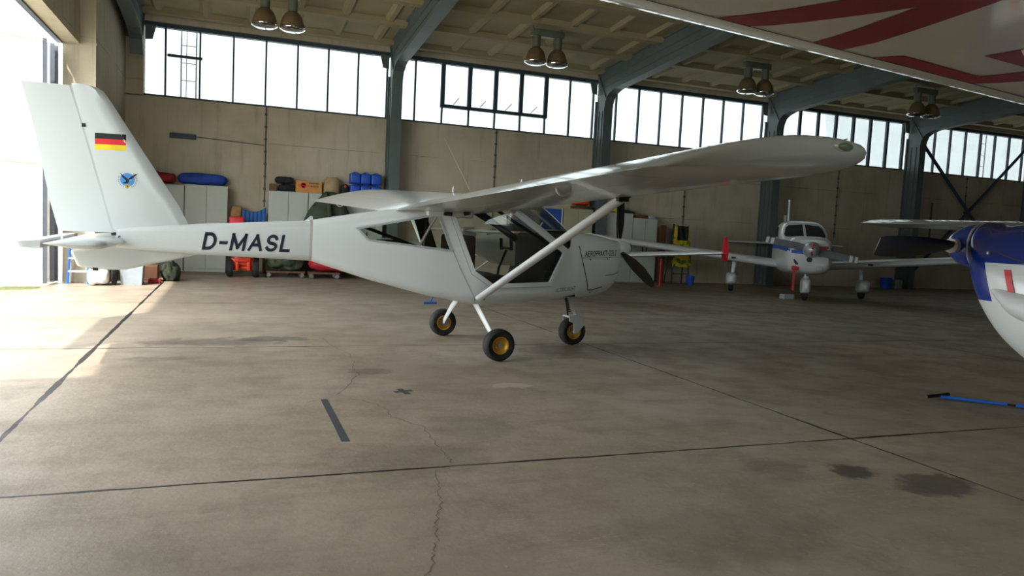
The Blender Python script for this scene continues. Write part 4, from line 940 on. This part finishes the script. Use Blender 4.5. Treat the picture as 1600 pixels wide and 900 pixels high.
wall_cable(.77, 1.6, 4.02, 'clipped cable down the back wall above the blue striped cushion')
wall_cable(6.72, 1.4, 4.02, 'clipped cable down the back wall behind the microlight wing root')
wall_cable(12.83, 1.55, 4.02, 'clipped cable ending in a switch above the floral painted board', 1)
wall_cable(18.72, 1.6, 4.02, 'clipped cable down the back wall behind the blue striped aircraft')
wall_cable(24.6, 2.0, 4.02, 'clipped cable down the back wall behind the crossed braces')
b = B(); b.rbox((-1.08, D-.06, 3.155), (.56, .1, .11), .01); v_ = b.obj('cable_tray', 'frame'); tag(v_, 'short dark cable tray on the back wall above the blue bag', 'bracket')
b = B(); b.tube([(-.8, D-.02, 3.17), (.75, D-.02, 3.10)], .01, 6); b.obj('cable', 'galv', v_)
b = B(); b.tube([(23.0, D-.03, 1.6), (23.0, D-.03, 3.0)], .03, 6); tag(b.obj('wall_pipe', 'galv'), 'short dark pipe standing against the back wall beside the fourth column', 'pipe')
# lattice masts outside the glass
for x0, lab in ((-1.02, 'pale lattice mast outside the first window'), (26.4, 'pale lattice mast outside the last window, right of the crossed braces')):
    m_ = B()
    for s_ in (-1, 1): m_.tube([(x0+s_*.17, 20.3, 0), (x0+s_*.17, 20.3, 7)], .022, 6)
    m_.tube([(x0-.05, 20.3, 0), (x0-.05, 20.3, 7)], .012, 6)
    for i in range(16): m_.tube([(x0-.17, 20.3, .4+i*.42), (x0+.17, 20.3, .4+i*.42)], .012, 6)
    tag(m_.obj('lattice_mast', 'lattice'), lab, 'mast')
# ================================================================== cabinets along the back wall
CF = D-.44
def cabinet(x0, x1, h, label, mat='cab', seam=.5):
    c = thing('metal_cabinet', label, 'cabinet', (x0, CF, 0), 0, 'metal cabinets along the back wall'); w_ = x1-x0
    b = B(); b.box((w_/2, .22, h/2), (w_-.006, .4, h)); b.obj('body', mat, c, smooth=0)
    for i, (a, q) in enumerate(((.008, w_*seam-.004), (w_*seam+.004, w_-.008))):
        b = B(); b.rbox(((a+q)/2, .01, h/2+.02), (q-a-.006, .022, h-.1), .004); d_ = b.obj('door', mat, c, smooth=20)
        b = B(); hx = q-.06 if i == 0 else a+.06; b.rbox((hx, -.01, h*.52), (.025, .025, .14), .005); b.obj('handle', 'black', d_)
cabinet(-1.96, -1.01, 2.0, 'grey metal cabinet half hidden by the tail fin')
cabinet(-1.0, -.06, 2.03, 'grey metal cabinet under the blue bag with its right side open to the wall')
cabinet(.85, 1.78, 2.0, 'grey metal cabinet under the black bags and cardboard box')
cabinet(1.79, 2.70, 2.0, 'grey metal cabinet behind the green tarpaulin')
cabinet(2.71, 3.63, 2.0, 'grey metal cabinet under the blue canisters beside the column')
cabinet(8.66, 9.58, 2.02, 'olive beige metal cabinet topped with a folded red sheet', 'cabg')
cabinet(10.0, 10.88, 1.98, 'grey metal cabinet behind the upright propeller blade')
cabinet(10.89, 11.70, 1.86, 'lower grey metal cabinet beside the floral board')
b = B(); b.rbox((8.33, CF+.2, .99), (.62, .36, 1.98), .01); bb = b.obj('locker', 'cabblue', smooth=20); tag(bb, 'tall royal blue locker left of the olive beige cabinet', 'locker')
b = B(); b.rbox((7.65, CF+.2, .95), (.66, .36, 1.9), .01); bb = b.obj('locker', 'cloth_blue', smooth=20); bb.data.materials[0] = pm('slate blue locker', '#5a6274', .6); tag(bb, 'tall slate grey locker left of the royal blue one', 'locker')
b = B(); b.rbox((8.62, CF-.005, 1.0), (.03, .03, 2.0), .004); b.obj('edge_strip', 'white', bb)
# soft lumps
def lump(name, c, d, mat, label, cat, seed=1, n=30, amp=.12, parent=None, e=.7, group=None):
    rnd = random.Random(seed); b = B(); rings = []; m_ = 26
    ph = [rnd.uniform(0, 6.28) for _ in range(6)]
    for i in range(m_+1):
        t = i/m_; x = -1+2*t; r_ = (1-abs(x)**6)**.5 if abs(x) < 1 else 0; r_ = max(.04, r_); ring = []
        for k in range(n):
            a = 2*math.pi*k/n; q = 1+amp*(math.sin(3*a+ph[0]+5*t)+math.sin(7*t+ph[1])+.7*math.sin(5*a+9*t+ph[2])+.5*math.sin(17*t+2*a+ph[3])+.4*math.sin(9*a-13*t+ph[4])+.3*math.sin(26*t+ph[5]-3*a))*.5
            cc, ss = math.cos(a), math.sin(a); ring.append(Vector((x*.5*d[0], r_*q*.5*d[1]*math.copysign(abs(cc)**e, cc), max(-.5*d[2], r_*q*.5*d[2]*math.copysign(abs(ss)**e, ss)))))
        rings.append(ring)
    b.loft(rings); o = b.obj(name, mat, parent, loc=c, smooth=70)
    if label: tag(o, label, cat, group)
    return o
ty = CF+.2
lump('nylon_bag', (-.62, ty, 2.17), (1.1, .4, .27), 'cloth_blue', 'long blue nylon bag lying on the left cabinets', 'bag', 3, amp=.08)
lump('nylon_bag', (-1.45, ty, 2.15), (.52, .36, .24), 'cloth_red', 'dark red nylon bag tucked under the end of the long blue bag', 'bag', 4)
b = B(); b.rbox((.96, ty, 2.087), (.17, .25, .17), .01); tag(b.obj('wooden_box', 'wood', smooth=20), 'small dark wooden box at the left end of the cabinet tops', 'box')
lump('black_bag', (1.275, ty-.02, 2.095), (.4, .32, .17), 'blackcloth', 'lower black bag beside the cardboard box', 'bag', 5)
lump('black_bag', (1.22, ty-.02, 2.275), (.46, .32, .17), 'blackcloth', 'upper black bag lying on another black bag', 'bag', 6)
b = B(); b.rbox((1.79, ty-.02, 2.145), (.62, .3, .29), .006); cb = b.obj('cardboard_box', 'card', smooth=20); tag(cb, 'brown cardboard box with red flower mark and printed lines', 'box')
b = B(); yf = ty-.172
for a in range(8):
    q = R(a*45); b.box((1.66+.04*math.cos(q), yf, 2.175+.04*math.sin(q)), (.06, .003, .05))
b.obj('red_mark', 'flagred', cb, smooth=0)
b = B(); b.box((1.66, yf-.002, 2.17), (.3, .002, .02)); b.obj('red_line', 'flagred', cb, smooth=0)
for (x_, z_, w_) in ((1.93, 2.235, .26), (1.95, 2.165, .22)):
    b = B()
    n_ = int(w_/.028)
    for i in range(n_): b.box((x_-w_/2+i*.028, yf-.001, z_), (.018, .003, .032))
    b.obj('printed_line', 'flagblack', cb, smooth=0)
b = B(); rows = catmull([(2.0, .2, .16), (2.15, .215, .17), (2.33, .19, .13), (2.43, .13, .07)], 4); b.loft([[Vector((2.34+.05*(z_-2)+w_*math.cos(2*math.pi*k/16), ty-.02+d_*math.sin(2*math.pi*k/16), z_)) for k in range(16)] for z_, w_, d_ in rows]); tag(b.obj('cloth_sack', 'beige', smooth=70), 'beige cloth sack standing behind the green tarpaulin on the cabinet', 'sack')
b = B(); b.rbox((2.675, ty-.03, 2.14), (.19, .2, .27), .07, 4); bp_ = b.obj('backpack', 'blackcloth'); tag(bp_, 'dark backpack with red tag beside the blue canisters', 'backpack')
b = B(); b.box((2.67, ty-.135, 2.22), (.04, .01, .06)); b.obj('red_tag', 'flagred', bp_, smooth=0)
b = B(); b.rbox((2.67, ty-.13, 2.09), (.15, .04, .12), .02, 3); b.obj('front_pocket', 'blackcloth', bp_)
names_ = ['bottom row, beside the backpack', 'bottom row, middle', 'bottom row, beside the column', 'top row, beside the backpack side', 'top row, middle', 'top row, beside the column']
c0 = thing('plastic_canister', '', 'canister'); 
b = B(); b.rbox((0, 0, .13), (.25, .3, .265), .035, 3); b.obj('body', 'canblue', c0)
b = B(); b.tube([(-.06, -.08, .262), (-.05, -.08, .285), (.05, -.08, .285), (.06, -.08, .262)], .012, 6); b.obj('handle', 'canblue', c0)
b = B(); b.lathe([(.025, .262), (.025, .285), (.0, .287)], (0, .08, 0), 'z', 12); b.obj('cap', 'black', c0)
for i in range(6):
    c_ = c0 if i == 0 else copy_tree(c0)
    c_.location = (2.92+.262*(i % 3), ty-.01, 2.006+(i//3)*.302); c_['label'] = 'blue plastic canister stacked on the cabinet, '+names_[i]; c_['group'] = 'blue canisters on the cabinet'
lump('folded_sheet', (9.25, ty, 2.215), (.52, .34, .17), 'orange', 'folded orange red sheet on top of the olive beige cabinet', 'cloth', 8, amp=.06)
b = B(); b.rbox((9.27, ty, 2.068), (.5, .32, .09), .02); tag(b.obj('folded_blanket', 'wood'), 'folded dark brown blanket beneath the orange red sheet', 'cloth')
lump('yellow_cloth', (10.3, ty, 2.05), (.25, .3, .12), 'yellow', 'yellow cloth on top of the grey cabinet behind the propeller', 'cloth', 9)
b = B(); b.tube([(10.45, ty, 2.05), (10.8, ty-.02, 2.035), (11.0, ty-.06, 2.0)], [.05, .045, .03], 8); tag(b.obj('rolled_cover', 'blackcloth'), 'black rolled cover lying across two grey cabinets', 'cover')
b = B(); b.rbox((11.2, ty, 1.91), (.4, .3, .09), .01); tag(b.obj('wooden_box', 'wood', smooth=20), 'flat brown wooden box on the lower grey cabinet', 'box')
b = B(); b.rbox((11.52, ty-.1, 1.90), (.2, .18, .075), .02); tag(b.obj('white_box', 'greybox'), 'small pale box at the right end of the lower grey cabinet', 'box')
# ================================================================== green tarpaulin, tractor, trolleys
def cloth_cone(name, mat, label, cx, y, rows, n=28, seed=2):
    rnd = random.Random(seed); ph = [rnd.uniform(0, 6.28) for _ in range(4)]; b = B(); rings = []
    for z_, x0, x1, d_ in rows:
        t = 1-(z_-rows[0][0])/(rows[-1][0]-rows[0][0]) if rows[-1][0] != rows[0][0] else 0
        ring = []
        for k in range(n):
            a = 2*math.pi*k/n; fold = 1+.1*t*math.sin(7*a+ph[0])+.05*t*math.sin(12*a+ph[1])
            cc, ss = math.cos(a), math.sin(a); ring.append(Vector(((x0+x1)/2+(x1-x0)/2*math.copysign(abs(cc)**.85, cc)*(1+.05*t*math.sin(5*a+ph[2])), y+d_*fold*ss, z_)))
        rings.append(ring)
    b.loft(rings); o = b.obj(name, mat, smooth=60); tag(o, label, 'cover'); return o
tp = cloth_cone('tarpaulin', 'cloth_green', 'dark green tarpaulin draped over a tall object before the grey cabinets', 2.3, 18.68, catmull([(.0, 1.35, 3.25, .24), (.6, 1.5, 3.1, .23), (1.2, 1.62, 2.88, .21), (1.6, 1.78, 2.72, .2), (1.85, 1.98, 2.58, .15), (2.0, 2.1, 2.45, .1), (2.05, 2.16, 2.36, .05)], 3))
b = B(); b.tube([(2.16, 18.62-.09, 2.02), (2.2, 18.62-.2, 1.8), (2.22, 18.62-.27, 1.5), (2.3, 18.62-.3, 1.1)], [.03, .05, .06, .04], 8); b.obj('fold', 'cloth_green', tp)
T_ = thing('garden_tractor', 'orange red garden tractor with red seat parked before the cabinets', 'tractor', (.28, 17.95, 0), 0)
b = B(); b.rbox((0, 0, .42), (.34, 1.0, .16), .03); b.rbox((0, -.3, .34), (.5, .2, .16), .03); b.obj('chassis', 'orange', T_)
b = B(); b.rbox((0, -.42, .62), (.4, .5, .34), .06, 3); b.obj('hood', 'orange', T_)
b = B(); b.tube([(-.3, -.3, .2), (.3, -.3, .2)], .05, 8); b.obj('axle', 'orange', T_)
for (x_, z_) in ((-.12, .3), (.12, .3)):
    b = B(); b.rbox((x_, -.42, z_), (.07, .12, .3), .02); b.obj('bracket', 'orange', T_)
b = B(); b.rbox((-.14, .35, .92), (.36, .34, .1), .04, 3); b.rbox((-.14, .5, 1.14), (.34, .1, .4), .045, 3); b.obj('seat', 'flagred', T_)
b = B(); b.tube([(-.05, -.05, .7), (-.05, .05, .98)], .018, 8); b.lathe([(.14, 0), (.15, .01), (.14, .02), (.13, .01)], (-.05, .06, .98), 'z', 20, True); b.obj('steering_wheel', 'black', T_)
for x_, y_, r_ in ((-.27, -.35, .2), (.27, -.35, .2), (-.3, .5, .26), (.3, .5, .26)):
    b = B(); b.lathe([(.1, -.055), (r_*.9, -.065), (r_, -.03), (r_, .03), (r_*.9, .065), (.1, .055)], (x_, y_, r_), 'y' if 0 else 'x', 20, True); w_ = b.obj('wheel', 'rubber', T_)
    b = B(); b.lathe([(.02, -.03), (.1, -.05), (.1, .05), (.02, .03)], (x_, y_, r_), 'x', 14); b.obj('rim', 'orange', w_)
# low bench behind, with what stands on it
b = B(); b.rbox((.4, CF+.18, 1.12), (.86, .4, .05), .005)
wb = b.obj('workbench', 'wood', smooth=20); tag(wb, 'low wooden bench between the two cabinet rows, behind the tractor', 'bench')
for x_ in (.02, .78):
    for y_ in (.02, .34): b = B(); b.box((x_, CF+y_, .55), (.05, .05, 1.1)); b.obj('leg', 'wood', wb, smooth=0)
b = B(); rows = catmull([(1.145, .12, .09), (1.3, .125, .1), (1.5, .125, .09), (1.58, .1, .05), (1.6, .08, .02)], 3); b.loft([[Vector((.1+.12*(z_-1.145)+w_*math.copysign(abs(math.cos(2*math.pi*k/16))**.7, math.cos(2*math.pi*k/16)), CF+.12+d_*math.sin(2*math.pi*k/16), z_)) for k in range(16)] for z_, w_, d_ in rows]); tag(b.obj('paper_sack', 'tan', smooth=70), 'tan paper sack standing beside the blue striped cushion', 'sack')
b = B(); rings = []
for i in range(13):
    t = i/12; x_ = .27+.54*t; top = 1.52-.09*math.sin(t*math.pi)+.06*t
    rings.append([Vector((x_, CF+.1+dy, z_)) for dy, z_ in ((-.06, 1.15), (-.09, 1.3), (-.06, top), (.02, top+.01), (.06, 1.3), (.05, 1.15))])
b.loft(rings); tag(b.obj('cushion', 'striped', smooth=60), 'blue striped lounger cushion standing on the wooden bench', 'cushion')
def trolley(cx, cy, w_, d_, label, cover, lab2):
    t = thing('dolly', label, 'trolley', (cx, cy, 0))
    b = B(); b.box((0, 0, .13), (w_, d_, .04)); b.obj('deck', 'wood', t, smooth=0)
    for sx in (-1, 1):
        for sy in (-1, 1):
            b = B(); b.lathe([(.012, -.02), (.05, -.022), (.055, 0), (.05, .022), (.012, .02)], (sx*(w_/2-.06), sy*(d_/2-.06), .055), 'y', 14); c_ = b.obj('castor', 'chrome', t)
            b = B(); b.box((sx*(w_/2-.06), sy*(d_/2-.06), .1), (.05, .06, .03)); b.obj('fork', 'metal', c_, smooth=0)
    return t
trolley(1.2, 17.9, .85, .55, 'low dolly on chrome castors under the camouflage cover', None, None)
lump('camouflage_cover', (1.2, 17.9, .41), (.85, .6, .48), 'camo', 'camouflage cover heaped on a low dolly beside the tractor', 'cover', 11, amp=.2)
trolley(2.05, 17.75, .7, .55, 'low dolly on chrome castors under the red cover', None, None)
lump('red_cover', (2.35, 17.8, .33), (1.3, .62, .34), 'redcover', 'red cover on a low dolly under the microlight tail boom', 'cover', 12, amp=.12)
# ================================================================== by the door
lx, ly = -2.50, 15.27
st = thing('step_ladder', 'small blue and white step ladder beside the door jamb', 'ladder', (-2.52, 15.2, 0), R(0))
for s_ in (-1, 1):
    b = B(); b.tube([(s_*.16, -.12, 0), (s_*.13, .0, .75)], .02, 6); b.obj('leg', 'tow', st)
    b = B(); b.tube([(s_*.16, .13, 0), (s_*.13, .0, .75)], .018, 6); b.obj('leg', 'whitesack', st)
for z_ in (.22, .45, .7): b = B(); b.rbox((0, -.09+.12*z_, z_), (.3, .1, .03), .005); b.obj('tread', 'white', st)
lump('woven_sack', (-2.165, 14.95, .16), (.36, .4, .30), 'whitesack', 'white woven sack slumped on the floor by the door', 'sack', 15, amp=.12)
lump('woven_sack', (-2.165, 14.98, .425), (.33, .32, .18), 'whitesack', 'smaller white sack lying on the slumped one', 'sack', 16, amp=.1)
b = B(); b.tube([(-2.22+.14*math.cos(a*.45), 14.78, .40+.1*math.sin(a*.45)) for a in range(15)], .012, 6); tag(b.obj('cable_coil', 'black'), 'black cable coil on the white sacks', 'cable')
b = B(); b.loft([[Vector((-1.66+sx*w_, 15.2+sy*d_, z_)) for sx, sy in ((-1, -1), (1, -1), (1, 1), (-1, 1))] for z_, w_, d_ in ((0, .17, .17), (.48, .2, .2), (.5, .21, .21))]); tag(b.obj('plastic_bin', 'binm', smooth=0), 'grey plastic bin beside the white sacks', 'bin')
lump('dark_sack', (-1.93, 15.0, .2), (.09, .3, .4), 'blackcloth', 'narrow black sack between white sacks and grey bin', 'sack', 17)
b = B(); b.rbox((-1.42, 16.0, .16), (.26, .36, .32), .02); tag(b.obj('wooden_crate', 'wood', smooth=20), 'brown wooden crate behind the grey bin', 'crate')
lump('camouflage_cover', (-1.08, 16.2, .16), (.36, .4, .32), 'camo', 'small camouflage bundle beside the brown crate', 'bundle', 18, amp=.3)
b = B(); b.rbox((-1.32, 15.6, .04), (.22, .2, .08), .02); tag(b.obj('red_box', 'redcover', smooth=20), 'small red box on the floor before the brown crate', 'box')
# ================================================================== right of the microlight
ez = thing('step_ladder', 'dark folding step ladder behind the floral cloth', 'ladder', (12.35, 18.75, 0))
for s_ in (-1, 1):
    b = B(); b.tube([(s_*.3, -.18, 0), (s_*.2, .02, 1.75)], .02, 6); b.obj('leg', 'black', ez)
    b = B(); b.tube([(s_*.3, .22, 0), (s_*.2, .04, 1.75)], .02, 6); b.obj('leg', 'black', ez)
for z_ in (.3, .6, .9, 1.2, 1.5): b = B(); b.box((0, -.16+.11*z_, z_), (.5, .08, .02)); b.obj('tread', 'black', ez, smooth=0)
b = B(); rings = []
for i in range(13):
    t = i/12; z_ = .5+1.22*t; w_ = .33-.09*t; y_ = 18.53+.12*t
    rings.append([Vector((12.35+w_*u, y_+.012*math.sin(u*9+t*6)+dd, z_)) for u, dd in [(-1+.2*k, 0) for k in range(11)]+[(1-.2*k, .02) for k in range(11)]])
b.loft(rings); fc = b.obj('floral_cloth', 'floral', smooth=60); tag(fc, 'yellow and green floral cloth hung on the dark step ladder', 'cloth')
d = drape(poly_bm([(12.17, 1.28), (12.55, 1.28), (12.56, 1.7), (12.2, 1.7)]), lambda u, v: (u, 15, v), fc, (0, 1, 0), .006, .06); d.obj('black_panel', 'black', fc, smooth=0)
b = B(); b.rbox((11.9, 18.95, .85), (.2, .05, 1.7), .01); tag(b.obj('wooden_board', 'wood', smooth=20), 'narrow brown board leaning beside the floral cloth', 'board')
b = B(); b.lathe([(.1, 0), (.13, .26), (.135, .27), (.12, .27), (.1, .02)], (12.5, 18.3, 0), 'z', 20); bk = b.obj('bucket', 'bucket'); tag(bk, 'blue bucket at the foot of the dark step ladder', 'bucket')
b = B(); b.tube([(12.5+.13*math.cos(R(a)), 18.3-.1*math.sin(R(a))*.3, .26-.08*math.sin(R(a))) for a in range(0, 181, 20)], .006, 5); b.obj('handle', 'metal', bk)
b = B(); b.lathe([(.1, 0), (.1, .02), (.03, .03), (.03, .7), (.015, .76), (.001, .765)], (11.05, 17.6, 0), 'z', 14); tag(b.obj('marker_post', 'red'), 'thin red marker post standing on the floor by the propeller tip', 'post')
b = B(); b.lathe([(.16, 0), (.2, .33), (.21, .36), (.19, .36), (.15, .03)], (20.55, 18.8, 0), 'z', 20); tag(b.obj('bucket', 'bucket'), 'blue tub by the back wall right of the striped aircraft', 'tub')
b = B(); b.rbox((21.05, 18.85, .15), (.3, .3, .3), .03); tag(b.obj('grey_box', 'binm'), 'grey box beside the blue tub at the back wall', 'box')
b = B(); b.rbox((12.62, 14.4, .06), (.3, .18, .12), .015); tag(b.obj('chock_box', 'greybox', smooth=20), 'small pale box on the floor beside the nose wheel', 'box')
# ================================================================== on the floor in front
tb_ = thing('tow_bar', 'blue tow bar with black handle lying on the floor', 'tow bar', (0, 0, 0)); p0, p1 = at_z(1470, 620, .03), at_z(1640, 640, .03)
b = B(); q = p0+(p1-p0)*.62; b.tube([p0, q], .014, 8); b.obj('tube', 'tow', tb_)
b = B(); b.tube([q, q+(p1-p0)*.08], .01, 8); b.obj('joint', 'black', tb_)
b = B(); b.tube([q+(p1-p0)*.08, p1], .015, 8); b.obj('tube', 'tow', tb_)
b = B(); h0 = at_z(1447, 620, .03); h1 = at_z(1482, 616, .03); b.tube([h0, (h0+h1)/2, h1], .016, 8); b.obj('handle', 'black', tb_)
t2 = thing('tow_bar', 'small blue T-shaped tow handle on the floor behind the far wheel', 'tow bar', (0, 0, 0)); a_, c_ = at_z(662, 473, .02), at_z(682, 473, .02)
b = B(); b.tube([a_, c_], .02, 8); b.obj('foot', 'tow', t2)
b = B(); b.tube([(a_+c_)/2, (a_+c_)/2+Vector((.1, .1, .16))], .012, 8); b.obj('handle', 'tow', t2)
def tape(px, wd, label, z=.002):
    pts = [at_z(x, y) for x, y in px]; b = B(); rows = []
    t = (pts[-1]-pts[0]).to_2d().normalized(); n_ = Vector((-t.y, t.x, 0))
    for p in pts: rows.append([p+n_*wd/2+Vector((0, 0, z)), p-n_*wd/2+Vector((0, 0, z)), p-n_*wd/2+Vector((0, 0, .0003)), p+n_*wd/2+Vector((0, 0, .0003))])
    b.loft(rows); return b.obj('floor_tape', 'tape', smooth=0) if not label else tag(b.obj('floor_tape', 'tape', smooth=0), label, 'tape')
tape([(506, 624), (523, 657), (540, 690)], .05, 'dark grey strip of tape on the concrete floor')
m0 = tape([(616, 613), (644, 610)], .05, 'small dark tape cross stuck on the floor before the near wheel'); m1 = tape([(624, 608), (638, 616)], .05, None); m1.parent = m0; m1.name = 'cross_piece'
